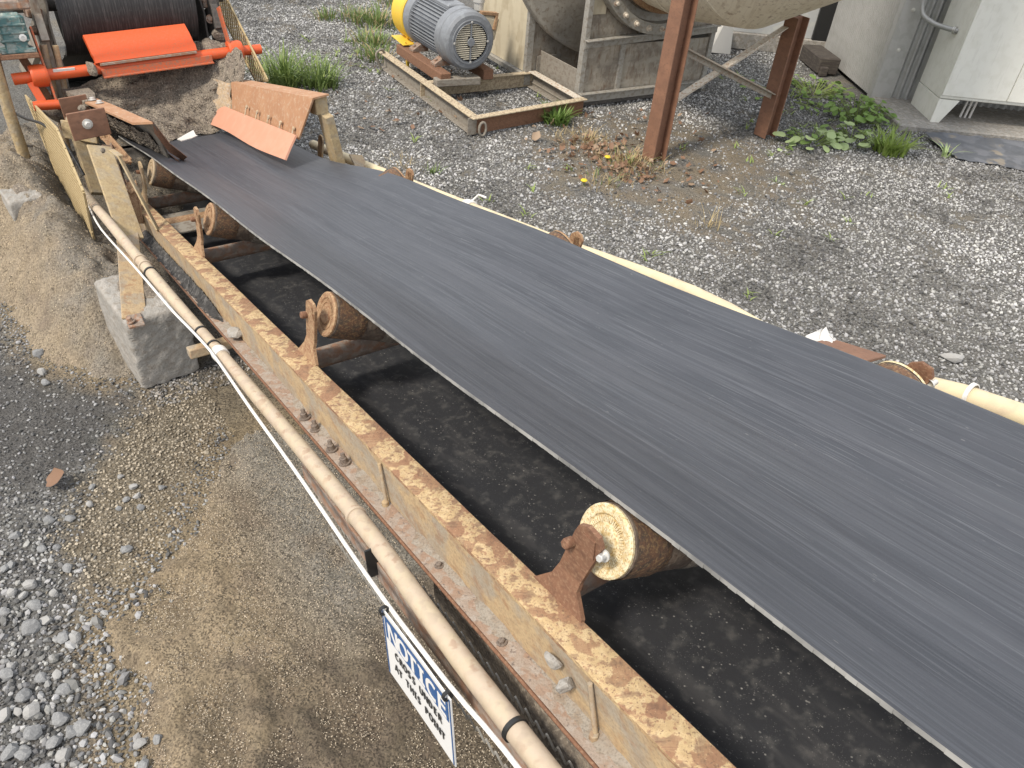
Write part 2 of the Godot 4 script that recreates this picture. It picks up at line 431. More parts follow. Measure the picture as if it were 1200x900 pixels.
	bm.normal_texture = normal_tex(512, {"f": 0.08, "oct": 4, "seed": 204, "sx": 64, "sy": 1}, 1.5)
	bm.normal_scale = 0.12
	var rb := layered(1024, lin(0.030, 0.0315, 0.036), [
		{"f": 0.008, "oct": 4, "seed": 211, "sx": 4, "sy": 1, "lo": 0.5, "hi": 0.8, "c": lin(0.055, 0.055, 0.058), "a": 0.9},
		{"f": 0.012, "oct": 5, "seed": 213, "lo": 0.5, "hi": 0.95, "c": lin(0.15, 0.145, 0.135), "a": 0.5},
		{"f": 0.4, "oct": 2, "seed": 215, "lo": 0.5, "hi": 1.0, "c": lin(0.016), "a": 0.5}])
	dots(rb, 16000, 0.7, 2.0, lin(0.30, 0.29, 0.265), 0.5, 5, 0.5)
	dots(rb, 1300, 1.4, 4.6, lin(0.38, 0.37, 0.34), 0.7, 6, 0.42)
	var rm := mat("return_belt", rb, 0.55)
	rm.uv1_triplanar = false
	rm.uv1_world_triplanar = false
	mat("belt_edge", layered(256, lin(0.30, 0.295, 0.28), [{"f": 0.02, "oct": 5, "seed": 217, "lo": 0.45, "hi": 0.75, "c": lin(0.12), "a": 0.8}]), 0.9, 2.0)
	var hb := layered(512, lin(0.02, 0.02, 0.021), [
		{"f": 0.06, "oct": 3, "seed": 221, "sx": 1, "sy": 64, "lo": 0.5, "hi": 0.8, "c": lin(0.05, 0.049, 0.048), "a": 0.8},
		{"f": 0.3, "oct": 1, "seed": 223, "sx": 1, "sy": 32, "lo": 0.72, "hi": 0.85, "c": lin(0.16, 0.15, 0.145), "a": 0.6}])
	var hm := mat("feed_belt", hb, 0.6)
	hm.uv1_triplanar = false
	hm.uv1_world_triplanar = false
	# ground and loose matter
	var grain := layered(1024, Color(0.84, 0.84, 0.84), [
		{"f": 0.22, "oct": 2, "seed": 231, "type": FastNoiseLite.TYPE_VALUE, "lo": 0.5, "hi": 0.68, "c": Color(1.0, 0.99, 0.97), "a": 0.95},
		{"f": 0.25, "oct": 2, "seed": 233, "type": FastNoiseLite.TYPE_VALUE, "lo": 0.5, "hi": 0.68, "c": Color(0.46, 0.45, 0.44), "a": 0.9},
		{"f": 0.01, "oct": 5, "seed": 235, "lo": 0.4, "hi": 0.8, "c": Color(0.72, 0.71, 0.69), "a": 0.5}])
	var gm := mat("ground", grain, 1.0, 0.9, grit_n, 0.9)
	gm.vertex_color_use_as_albedo = true
	var sm := mat("sand", grain, 1.0, 0.95, grit_n, 0.9)
	sm.vertex_color_use_as_albedo = true
	var gv := mat("stone", Color(1, 1, 1), 0.92)
	gv.vertex_color_use_as_albedo = true
	mat("stone_grey", layered(256, lin(0.20, 0.202, 0.205), [{"f": 0.05, "oct": 4, "seed": 241, "lo": 0.4, "hi": 0.7, "c": lin(0.29, 0.29, 0.285), "a": 0.8}, {"f": 0.25, "oct": 2, "seed": 242, "lo": 0.5, "hi": 0.9, "c": lin(0.17), "a": 0.5}]), 0.95, 8.0, grit_n, 0.4)
	mat("stone_pale", layered(256, lin(0.33, 0.325, 0.31), [{"f": 0.05, "oct": 4, "seed": 243, "lo": 0.4, "hi": 0.7, "c": lin(0.33, 0.32, 0.31), "a": 0.8}, {"f": 0.25, "oct": 2, "seed": 244, "lo": 0.5, "hi": 0.9, "c": lin(0.25), "a": 0.5}]), 0.95, 8.0, grit_n, 0.4)
	# fan, motor, building
	mat("motor_blue", layered(256, lin(0.185, 0.197, 0.215), [{"f": 0.02, "oct": 4, "seed": 251, "lo": 0.5, "hi": 0.8, "c": lin(0.26, 0.28, 0.30), "a": 0.7}]), 0.5, 2.0, rough_n, 0.1)
	mat("motor_vent", lin(0.56, 0.52, 0.42), 0.6)
	mat("safety_yellow", layered(256, lin(0.74, 0.49, 0.05), [{"f": 0.03, "oct": 4, "seed": 253, "lo": 0.6, "hi": 0.8, "c": lin(0.5, 0.38, 0.12), "a": 0.6}]), 0.55, 3.0)
	mat("skid_cream", layered(512, lin(0.50, 0.42, 0.29), [
		{"f": 0.02, "oct": 5, "seed": 255, "lo": 0.5, "hi": 0.62, "c": lin(0.30, 0.24, 0.17), "a": 0.8},
		{"f": 0.05, "oct": 5, "seed": 257, "lo": 0.62, "hi": 0.7, "c": lin(0.2, 0.1, 0.055), "a": 0.8}]), 0.8, 2.5, rough_n, 0.3)
	mat("skid_grey", layered(512, lin(0.25, 0.225, 0.19), [
		{"f": 0.02, "oct": 5, "seed": 259, "lo": 0.5, "hi": 0.7, "c": lin(0.17, 0.14, 0.11), "a": 0.8}]), 0.85, 2.0, rough_n, 0.3)
	mat("fan_grey", layered(512, lin(0.36, 0.325, 0.27), [
		{"f": 0.008, "oct": 5, "seed": 261, "lo": 0.42, "hi": 0.62, "c": lin(0.22, 0.19, 0.155), "a": 0.85},
		{"f": 0.02, "oct": 5, "seed": 263, "lo": 0.6, "hi": 0.75, "c": lin(0.40, 0.37, 0.32), "a": 0.7},
		{"f": 0.04, "oct": 5, "seed": 265, "sx": 1, "sy": 4, "lo": 0.66, "hi": 0.76, "c": lin(0.17, 0.11, 0.07), "a": 0.6}]), 0.6, 1.1, rough_n, 0.2, 0.25)
	mat("fan_rib", layered(512, lin(0.36, 0.345, 0.31), [
		{"f": 0.02, "oct": 5, "seed": 267, "lo": 0.5, "hi": 0.7, "c": lin(0.24, 0.21, 0.17), "a": 0.8}]), 0.6, 2.0, rough_n, 0.2, 0.3)
	mat("fan_cream", layered(512, lin(0.52, 0.46, 0.34), [
		{"f": 0.01, "oct": 5, "seed": 269, "sx": 1, "sy": 3, "lo": 0.5, "hi": 0.7, "c": lin(0.38, 0.32, 0.22), "a": 0.8}]), 0.7, 1.2, rough_n, 0.15)
	mat("duct", layered(512, lin(0.78, 0.71, 0.56), [
		{"f": 0.008, "oct": 4, "seed": 271, "lo": 0.4, "hi": 0.7, "c": lin(0.70, 0.62, 0.47), "a": 0.8},
		{"f": 0.05, "oct": 4, "seed": 273, "sx": 1, "sy": 8, "lo": 0.6, "hi": 0.75, "c": lin(0.48, 0.40, 0.28), "a": 0.4},
		{"f": 0.03, "oct": 5, "seed": 275, "lo": 0.72, "hi": 0.8, "c": lin(0.22, 0.14, 0.09), "a": 0.6}]), 0.65, 1.0, wave_n, 0.25)
	mat("brace_grey", layered(256, lin(0.34, 0.31, 0.26), [{"f": 0.03, "oct": 4, "seed": 277, "lo": 0.5, "hi": 0.7, "c": lin(0.24, 0.16, 0.11), "a": 0.7}]), 0.75, 3.0)
	mat("brace_pale", layered(256, lin(0.55, 0.50, 0.42), [{"f": 0.03, "oct": 4, "seed": 279, "lo": 0.6, "hi": 0.7, "c": lin(0.3, 0.17, 0.1), "a": 0.8}]), 0.75, 3.0)
	mat("cabinet", layered(512, lin(0.78, 0.77, 0.70), [
		{"f": 0.01, "oct": 4, "seed": 281, "lo": 0.4, "hi": 0.8, "c": lin(0.72, 0.71, 0.63), "a": 0.7},
		{"f": 0.03, "oct": 4, "seed": 283, "sx": 1, "sy": 6, "lo": 0.65, "hi": 0.85, "c": lin(0.58, 0.57, 0.5), "a": 0.25}]), 0.5, 1.2)
	mat("sheet_metal", layered(512, lin(0.43, 0.43, 0.42), [
		{"f": 0.01, "oct": 4, "seed": 285, "lo": 0.4, "hi": 0.7, "c": lin(0.37, 0.37, 0.355), "a": 0.8},
		{"f": 0.03, "oct": 4, "seed": 287, "sx": 1, "sy": 6, "lo": 0.6, "hi": 0.8, "c": lin(0.42, 0.41, 0.4), "a": 0.5}]), 0.5, 1.2, null, 0.0, 0.35)
	mat("panel_grey", layered(256, lin(0.42, 0.43, 0.43), [{"f": 0.02, "oct": 4, "seed": 289, "lo": 0.5, "hi": 0.8, "c": lin(0.5, 0.5, 0.46), "a": 0.6}]), 0.6, 1.0)
	mat("dark_wood", layered(256, lin(0.05, 0.042, 0.036), [{"f": 0.05, "oct": 4, "seed": 291, "sx": 4, "sy": 1, "lo": 0.4, "hi": 0.8, "c": lin(0.1, 0.085, 0.07), "a": 0.8}]), 0.9, 2.0, rough_n, 0.6)
	mat("tarp", layered(512, lin(0.085, 0.091, 0.105), [
		{"f": 0.008, "oct": 4, "seed": 293, "lo": 0.45, "hi": 0.65, "c": lin(0.13, 0.137, 0.155), "a": 0.9},
		{"f": 0.005, "oct": 4, "seed": 295, "lo": 0.70, "hi": 0.80, "c": lin(0.24, 0.2, 0.15), "a": 0.8}]), 0.55, 1.0, wave_n, 0.5)
	mat("sign_white", lin(0.74, 0.74, 0.73), 0.35)
	mat("sign_blue", lin(0.022, 0.095, 0.27), 0.35)
	mat("sign_black", lin(0.02), 0.5)
	mat("teal", layered(256, lin(0.06, 0.145, 0.145), [
		{"f": 0.02, "oct": 5, "seed": 297, "lo": 0.5, "hi": 0.62, "c": lin(0.42, 0.42, 0.38), "a": 0.75},
		{"f": 0.05, "oct": 4, "seed": 299, "lo": 0.6, "hi": 0.75, "c": lin(0.12, 0.1, 0.08), "a": 0.7}]), 0.6, 2.5)
	for g in [["weed_lime", 0.21, 0.29, 0.06], ["grass", 0.125, 0.18, 0.05], ["grass_pale", 0.21, 0.27, 0.075], ["straw", 0.38, 0.30, 0.16], ["leaf_green", 0.15, 0.24, 0.055], ["leaf_pale", 0.36, 0.45, 0.21], ["leaf_dry", 0.20, 0.115, 0.07], ["leaf_tan", 0.31, 0.225, 0.155], ["flower", 0.75, 0.6, 0.04]]:
		var m := mat(g[0], lin(g[1], g[2], g[3]), 0.7)
		m.backlight_enabled = true
		m.backlight = lin(g[1] * 0.5, g[2] * 0.5, g[3] * 0.5)

# ---------------------------------------------------------------- ground shape
const SAND := [Vector2(-1.35, -2.32), Vector2(-1.35, -2.63), Vector2(-1.12, -2.85), Vector2(-0.69, -2.64), Vector2(-0.21, -2.08), Vector2(0.22, -1.65), Vector2(0.50, -1.23), Vector2(0.30, -0.80), Vector2(-0.63, -0.70), Vector2(-1.10, -0.90), Vector2(-1.15, -1.12), Vector2(-1.20, -1.26), Vector2(-1.33, -1.37), Vector2(-1.45, -1.58), Vector2(-1.36, -1.72), Vector2(-1.34, -1.93)]
const PEBBLE := [Vector2(-1.72, -1.95), Vector2(-1.80, -2.23), Vector2(-1.81, -2.53), Vector2(-1.78, -2.78), Vector2(-1.58, -3.06), Vector2(-1.40, -3.20), Vector2(-1.03, -2.83), Vector2(-1.33, -2.63), Vector2(-1.35, -2.32), Vector2(-1.34, -1.93), Vector2(-1.36, -1.72), Vector2(-1.55, -1.70)]
const FINES := [Vector2(-2.93, -3.25), Vector2(-2.56, -3.00), Vector2(-2.34, -3.00), Vector2(-1.99, -2.92), Vector2(-1.80, -2.81), Vector2(-1.79, -2.33), Vector2(-1.93, -2.23), Vector2(-2.08, -2.11), Vector2(-2.33, -2.18)]
const HEAP := [Vector2(-4.3, -5.4), Vector2(-4.2, -6.3), Vector2(-3.50, -6.6), Vector2(-2.54, -5.5), Vector2(-1.9, -4.3), Vector2(-1.5, -3.5), Vector2(-1.72, -3.10), Vector2(-1.84, -2.91), Vector2(-2.07, -2.90), Vector2(-2.38, -3.00), Vector2(-2.79, -3.36), Vector2(-3.40, -3.93)]
const DIRT := [Vector2(-0.06, -6.74), Vector2(0.37, -7.43), Vector2(1.23, -7.9), Vector2(2.08, -7.24), Vector2(2.37, -6.40), Vector2(1.67, -5.73), Vector2(1.49, -5.05), Vector2(1.14, -5.25), Vector2(0.65, -5.65), Vector2(0.25, -5.71)]

func inside_by(p: Vector2, poly: Array) -> float:        # metres inside the outline, negative outside
	var d := 1e9
	for i in poly.size():
		d = minf(d, p.distance_to(Geometry2D.get_closest_point_to_segment(p, poly[i], poly[(i + 1) % poly.size()])))
	return d if Geometry2D.is_point_in_polygon(p, PackedVector2Array(poly)) else -d

func mask(p: Vector2, poly: Array, soft: float, ragged: float) -> float:
	return smoothstep(-soft, soft, inside_by(p, poly) + nz.get_noise_2d(p.x * 9.0, p.y * 9.0) * ragged)

func ground_y(p: Vector2) -> float:
	return nz2.get_noise_2d(p.x * 1.3, p.y * 1.3) * 0.02 + nz.get_noise_2d(p.x * 7.0, p.y * 7.0) * 0.008 - 0.01

func in_conv(p: Vector2) -> Vector2:                      # along, across, on the ground plan
	var q := Vector3(p.x, 0, p.y) - Vector3(CONV_ORIGIN.x, 0, CONV_ORIGIN.z)
	var gh := Vector3(AX_G.x, 0, AX_G.z).normalized()
	return Vector2(q.dot(gh), q.dot(AX_U))

func ground_color(p: Vector2) -> Color:
	var t := nz2.get_noise_2d(p.x * 2.0, p.y * 2.0) * 0.5 + 0.5
	var c := Color(0.16, 0.157, 0.15).lerp(Color(0.24, 0.232, 0.215), t)
	if p.x < 0.6 and p.y > -4.0:
		c = Color(0.13, 0.128, 0.125).lerp(Color(0.2, 0.195, 0.185), t)
		c = c.lerp(Color(0.115, 0.112, 0.108), mask(p, FINES, 0.08, 0.12))
		c = c.lerp(Color(0.22, 0.185, 0.135), mask(p, PEBBLE, 0.06, 0.1))
		c = c.lerp(Color(0.30, 0.24, 0.16), smoothstep(-0.16, 0.05, maxf(inside_by(p, SAND), inside_by(p, HEAP)) + nz.get_noise_2d(p.x * 9.0, p.y * 9.0) * 0.1))
	elif p.x > -0.6 and p.y < -4.8:
		var m := mask(p, DIRT, 0.3, 0.35)
		c = c.lerp(Color(0.27, 0.225, 0.165), m * smoothstep(-0.5, 0.25, nz.get_noise_2d(p.x * 3.0, p.y * 3.0)))
	c = c.lerp(Color(0.24, 0.205, 0.15), 0.6 * smoothstep(0.2, 0.5, nz.get_noise_2d(p.x * 2.2 + 40.0, p.y * 2.2)) * smoothstep(-4.5, -6.0, p.y))
	return c

func build_ground():
	var xs := []
	var zs := []
	for e in [-90.0, -50.0, -28.0, -16.0, -10.0, -7.5]: xs.append(e)
	var k := -6.0
	while k < 7.6:
		xs.append(k); k += 0.07
	for e in [8.5, 11.0, 18.0, 30.0, 55.0, 90.0]: xs.append(e)
	for e in [-90.0, -60.0, -36.0, -22.0, -15.0]: zs.append(e)
	k = -13.0
	while k < 1.0:
		zs.append(k); k += 0.07
	for e in [2.0, 5.0, 12.0, 25.0, 50.0, 90.0]: zs.append(e)
	var b := MB.new()
	var st := b.st
	st.set_smooth_group(1)
	for z in zs:
		for x in xs:
			var p := Vector2(x, z)
			st.set_color(ground_color(p))
			st.add_vertex(Vector3(x, ground_y(p), z))
	var w := xs.size()
	for j in zs.size() - 1:
		for i in w - 1:
			var a := j * w + i
			for q in [a, a + 1, a + w + 1, a, a + w + 1, a + w]: st.add_index(q)
	var o := part("ground", b, M.ground)
	tag(o, "grey gravel and dirt yard under the conveyor", "", "", "structure")

# a sheet of loose matter that rises out of the ground inside an outline
func loose_sheet(called: String, label: String, poly: Array, step: float, height: Callable, col: Callable, m: Material):
	var lo := Vector2(1e9, 1e9)
	var hi := -lo
	for q in poly:
		lo = lo.min(q); hi = hi.max(q)
	lo -= Vector2.ONE * 0.25
	hi += Vector2.ONE * 0.25
	var b := MB.new()
	var st := b.st
	st.set_smooth_group(1)
	var nx := int((hi.x - lo.x) / step) + 1
	var nzc := int((hi.y - lo.y) / step) + 1
	for j in nzc:
		for i in nx:
			var p := lo + Vector2(i, j) * step
			var d := inside_by(p, poly)
			st.set_color(col.call(p, d))
			st.add_vertex(Vector3(p.x, ground_y(p) + height.call(p, d), p.y))
	for j in nzc - 1:
		for i in nx - 1:
			var a := j * nx + i
			for q in [a, a + 1, a + nx + 1, a, a + nx + 1, a + nx]: st.add_index(q)
	var o := part(called, b, m)
	tag(o, label, "sand", "", "stuff")

func dimple(p: Vector2, c: Vector2, r: float, dep: float) -> float:
	var d := p.distance_to(c) / r
	return -dep * exp(-d * d * 1.5) + dep * 0.6 * exp(-pow((d - 1.3) * 3.0, 2.0))

func heap_y(p: Vector2, d: float) -> float:
	var q := in_conv(p)
	var h := -0.04 + 0.20 * smoothstep(-0.08, 0.55, d + nz.get_noise_2d(p.x * 6.0, p.y * 6.0) * 0.10)
	h += 0.24 * exp(-pow((q.x - 4.85) / 0.42, 2.0) - pow((q.y + 1.02) / 0.20, 2.0)) + 0.20 * exp(-pow((q.x - 5.55) / 0.25, 2.0) - pow((q.y + 1.12) / 0.2, 2.0)) + 0.14 * exp(-pow((q.x - 4.2) / 0.3, 2.0) - pow((q.y + 1.0) / 0.22, 2.0))
	h += 0.16 * exp(-pow((q.x - 5.7) / 0.6, 2.0) - pow((q.y + 0.30) / 0.3, 2.0)) + 0.22 * exp(-pow((q.x - 5.9) / 0.7, 2.0) - pow((q.y + 1.35) / 0.42, 2.0))
	h += 0.12 * exp(-pow((q.x - 4.3) / 0.4, 2.0) - pow((q.y + 0.45) / 0.3, 2.0)) - 0.14 * exp(-pow((q.x - 5.6) / 0.7, 2.0) - pow((q.y + 0.76) / 0.14, 2.0))
	h += absf(nz.get_noise_2d(p.x * 3.5, p.y * 3.5)) * 0.09 * smoothstep(0.0, 0.4, d) + nz.get_noise_2d(p.x * 11.0, p.y * 11.0) * 0.014 + nz.get_noise_2d(p.x * 26.0, p.y * 26.0) * 0.008
	return h + ground_y(p)

func build_sand():
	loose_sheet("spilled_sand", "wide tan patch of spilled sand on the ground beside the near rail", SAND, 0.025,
		func(p, d):
			var h := -0.03 + 0.07 * smoothstep(-0.08, 0.30, d + nz.get_noise_2d(p.x * 8.0, p.y * 8.0) * 0.07)
			h += nz.get_noise_2d(p.x * 5.0, p.y * 5.0) * 0.014 + nz.get_noise_2d(p.x * 16.0, p.y * 16.0) * 0.006 + nz.get_noise_2d(p.x * 30.0, p.y * 30.0) * 0.003
			h += dimple(p, Vector2(-0.86, -1.28), 0.10, 0.034) + dimple(p, Vector2(-0.78, -1.16), 0.09, 0.034) + dimple(p, Vector2(-0.60, -1.17), 0.08, 0.028) + dimple(p, Vector2(-1.18, -1.66), 0.14, 0.024) + dimple(p, Vector2(-0.42, -1.3), 0.12, 0.028)
			return h,
		func(p, d):
			var t := nz2.get_noise_2d(p.x * 2.4 + 9.0, p.y * 2.4) * 0.5 + 0.5
			var c := Color(0.30, 0.235, 0.155).lerp(Color(0.35, 0.28, 0.19), t)
			var q := in_conv(p)
			c = c.lerp(Color(0.30, 0.28, 0.245), smoothstep(-0.95, -0.55, q.y) * smoothstep(1.3, 2.0, q.x))
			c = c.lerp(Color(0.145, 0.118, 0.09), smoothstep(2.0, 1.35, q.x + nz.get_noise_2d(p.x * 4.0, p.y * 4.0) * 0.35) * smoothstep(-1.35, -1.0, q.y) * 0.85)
			c = c.lerp(Color(0.24, 0.19, 0.14), smoothstep(0.15, 0.5, nz.get_noise_2d(p.x * 3.0 + 20.0, p.y * 3.0)) * 0.6)
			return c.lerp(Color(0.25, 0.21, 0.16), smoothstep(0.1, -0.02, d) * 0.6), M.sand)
	loose_sheet("sand_heap", "tan heap of spilled sand round the concrete blocks at the tail", HEAP, 0.028,
		func(p, d): return heap_y(p, d) - ground_y(p),
		func(p, d):
			var q := in_conv(p)
			var t := nz2.get_noise_2d(p.x * 2.4 + 3.0, p.y * 2.4) * 0.5 + 0.5
			var c := Color(0.335, 0.27, 0.19).lerp(Color(0.41, 0.335, 0.24), t)
			c = c.lerp(Color(0.27, 0.245, 0.21), smoothstep(-1.25, -0.85, q.y + nz.get_noise_2d(p.x * 5.0, p.y * 5.0) * 0.2))
			return c.lerp(Color(0.26, 0.21, 0.16), smoothstep(0.25, 0.55, nz.get_noise_2d(p.x * 3.0 + 60.0, p.y * 3.0)) * 0.7), M.sand)

# ---------------------------------------------------------------- stones
func stone_mesh(sd: int, flat := 0.7, sub := false) -> ArrayMesh:
	var r := RandomNumberGenerator.new()
	r.seed = sd
	var t := (1.0 + sqrt(5.0)) / 2.0
	var vs := [Vector3(-1, t, 0), Vector3(1, t, 0), Vector3(-1, -t, 0), Vector3(1, -t, 0), Vector3(0, -1, t), Vector3(0, 1, t), Vector3(0, -1, -t), Vector3(0, 1, -t), Vector3(t, 0, -1), Vector3(t, 0, 1), Vector3(-t, 0, -1), Vector3(-t, 0, 1)]
	var fs := [[0, 11, 5], [0, 5, 1], [0, 1, 7], [0, 7, 10], [0, 10, 11], [1, 5, 9], [5, 11, 4], [11, 10, 2], [10, 7, 6], [7, 1, 8], [3, 9, 4], [3, 4, 2], [3, 2, 6], [3, 6, 8], [3, 8, 9], [4, 9, 5], [2, 4, 11], [6, 2, 10], [8, 6, 7], [9, 8, 1]]
	var sc := Vector3(r.randf_range(0.9, 1.3), r.randf_range(flat * 0.7, flat), r.randf_range(0.65, 1.0))
	for i in 12:
		vs[i] = vs[i].normalized() * r.randf_range(0.72, 1.12)
	# cut by a few planes, as crushed stone breaks
	var cuts := []
	for i in 5:
		cuts.append([Vector3(r.randfn(), r.randfn(), r.randfn()).normalized(), r.randf_range(0.5, 0.75)])
	var b := MB.new()
	var pts := func(p: Vector3) -> Vector3:
		for c in cuts:
			var e: float = p.dot(c[0]) - c[1]
			if e > 0.0: p -= c[0] * e
		return p * sc * 0.5
	for f in fs:
		var A: Vector3 = vs[f[0]]
		var Bv: Vector3 = vs[f[1]]
		var C: Vector3 = vs[f[2]]
		if not sub:
			b.tri(pts.call(A), pts.call(Bv), pts.call(C), A + Bv + C)
		else:
			var ab := (A + Bv) * 0.54
			var bc := (Bv + C) * 0.54
			var ca := (C + A) * 0.54
			for q in [[A, ab, ca], [ab, Bv, bc], [ca, bc, C], [ab, bc, ca]]:
				b.tri(pts.call(q[0]), pts.call(q[1]), pts.call(q[2]), A + Bv + C)
	return b.done()

func scatter(root: Node, called: String, lists: Array, meshes: Array):
	for k in meshes.size():
		var L: PackedFloat32Array = lists[k]
		var mm := MultiMesh.new()
		mm.transform_format = MultiMesh.TRANSFORM_3D
		mm.use_colors = true
		mm.mesh = meshes[k]
		mm.instance_count = L.size() / 16
		mm.buffer = L
		var o := MultiMeshInstance3D.new()
		o.name = numbered(called, root)
		o.multimesh = mm
		o.material_override = M.stone
		root.add_child(o, true)
		o.set_meta("kind", "stuff")

func push(L: PackedFloat32Array, p: Vector3, size: float, c: Color):
	var bs := Basis.from_euler(Vector3(rng.randfn(0.0, 0.45), rng.randf() * TAU, rng.randfn(0.0, 0.45))).scaled(Vector3.ONE * size)
	L.append_array([bs.x.x, bs.y.x, bs.z.x, p.x, bs.x.y, bs.y.y, bs.z.y, p.y, bs.x.z, bs.y.z, bs.z.z, p.z, c.r, c.g, c.b, 1.0])

func stone_color(warm := 0.0) -> Color:
	var v := 0.09 + 0.42 * pow(rng.randf(), 1.4)
	var c := Color(v, v * 0.995, v * rng.randf_range(0.94, 1.02))
	return c.lerp(Color(v * 1.15, v * 0.86, v * 0.58), warm * rng.randf())

func build_gravel():
	var meshes := []
	for i in 5: meshes.append(stone_mesh(100 + i, 0.8))
	var lists := []
	for i in 5: lists.append(PackedFloat32Array())
	# the yard to the right of the belt
	var step := 0.0215
	var z := -11.6
	while z < -2.2:
		var x := -4.2
		while x < 5.4:
			var p := Vector2(x + rng.randf_range(-0.5, 0.5) * step, z + rng.randf_range(-0.5, 0.5) * step)
			x += step
			var q := in_conv(p)
			if q.y < 0.35 and q.x < 7.2: continue
			if q.y < -0.6: continue
			if p.x > 3.6 and p.y < -8.95: continue
			if p.x > 3.3 and p.y < -9.2: continue
			var thin := 1.0
			if p.x > -0.6 and p.x < 3.0 and p.y < -4.6: thin = 1.0 - 0.80 * mask(p, DIRT, 0.3, 0.35)
			thin *= 1.0 - 0.55 * smoothstep(0.15, 0.5, nz.get_noise_2d(p.x * 2.2 + 40.0, p.y * 2.2)) * smoothstep(-4.5, -6.0, p.y)
			if rng.randf() > thin: continue
			var s := 0.0145 + 0.022 * pow(rng.randf(), 2.5)
			var shade := 0.95 + 0.45 * nz2.get_noise_2d(p.x * 1.1, p.y * 1.1) - 0.35 * smoothstep(0.12, 0.4, nz.get_noise_2d(p.x * 1.3 + 7.0, p.y * 1.3))
			push(lists[rng.randi() % 5], Vector3(p.x, ground_y(p) + s * 0.12, p.y), s, stone_color(0.04) * shade * 1.1)
		z += step
	# the strip to the left of the belt
	step = 0.0165
	z = -4.4
	while z < 0.2:
		var x := -3.9
		while x < -0.75:
			var p := Vector2(x + rng.randf_range(-0.5, 0.5) * step, z + rng.randf_range(-0.5, 0.5) * step)
			x += step
			if in_conv(p).y > -0.65: continue
			var ds := inside_by(p, SAND) + nz.get_noise_2d(p.x * 8.0, p.y * 8.0) * 0.06
			var dh := inside_by(p, HEAP)
			if ds > 0.06 and rng.randf() > 0.5 * smoothstep(0.22, 0.06, ds): continue
			if dh > 0.02 and rng.randf() > 0.6 * smoothstep(0.3, 0.02, dh + nz.get_noise_2d(p.x * 8.0, p.y * 8.0) * 0.1): continue
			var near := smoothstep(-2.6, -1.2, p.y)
			var peb := mask(p, PEBBLE, 0.08, 0.14)
			var fin := mask(p, FINES, 0.1, 0.2)
			if rng.randf() < fin * 0.72: continue
			var s := lerpf(0.011 + 0.012 * pow(rng.randf(), 2.0), 0.012 + 0.026 * pow(rng.randf(), 3.0), near)
			s = lerpf(s, 0.012 + 0.006 * rng.randf(), peb)
			if rng.randf() < 0.02 * (1.0 - peb) * (0.4 + near): s *= 1.7
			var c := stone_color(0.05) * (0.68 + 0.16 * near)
			if peb > rng.randf():
				var v := rng.randf_range(0.15, 0.5)
				c = Color(v * 0.9, v * 0.78, v * 0.60)
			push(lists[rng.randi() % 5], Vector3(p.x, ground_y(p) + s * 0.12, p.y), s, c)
		z += step
	for k in 500:
		var p := Vector2(-1.70, -2.95) + Vector2(0.727, -0.686) * rng.randf_range(-0.12, 0.40) + Vector2(-0.686, -0.727) * rng.randf_range(-0.16, 0.03)
		var s := rng.randf_range(0.008, 0.022)
		push(lists[rng.randi() % 5], Vector3(p.x, ground_y(p) + s * 0.2, p.y), s, stone_color(0.5) * 0.8)
	var root := thing("gravel", "loose grey crushed gravel covering the yard", "gravel")
	tag(root, "", "", "", "stuff")
	scatter(root, "stones", lists, meshes)
	# coarse grains on the sand
	var gl := [PackedFloat32Array(), PackedFloat32Array()]
	for k in 60000:
		var p := Vector2(rng.randf_range(-1.6, 0.45), rng.randf_range(-2.9, -0.75))
		var d := inside_by(p, SAND)
		if d < -0.05 or in_conv(p).y > -0.3: continue
		var s := 0.0035 + 0.003 * rng.randf() + 0.004 * rng.randf() * smoothstep(0.2, 0.0, d)
		var y := ground_y(p) - 0.03 + 0.07 * smoothstep(-0.08, 0.30, d + nz.get_noise_2d(p.x * 8.0, p.y * 8.0) * 0.07) + nz.get_noise_2d(p.x * 5.0, p.y * 5.0) * 0.012
		var v := rng.randf_range(0.12, 0.62)
		push(gl[k % 2], Vector3(p.x, y + 0.001, p.y), s, Color(v, v * 0.85, v * 0.65))
	var gr := thing("sand_grains", "coarse tan grains lying on the spilled sand", "grit")
	tag(gr, "", "", "", "stuff")
	scatter(gr, "grains", gl, [meshes[0], meshes[3]])
	var hl := [PackedFloat32Array(), PackedFloat32Array()]
	for k in 26000:
		var p := Vector2(rng.randf_range(-4.2, -1.5), rng.randf_range(-6.4, -2.8))
		var d := inside_by(p, HEAP)
		if d < -0.05: continue
		var v := rng.randf_range(0.14, 0.6)
		push(hl[k % 2], Vector3(p.x, heap_y(p, d), p.y), rng.randf_range(0.004, 0.010), Color(v, v * 0.82, v * 0.6))
	scatter(gr, "grains", hl, [meshes[0], meshes[3]])
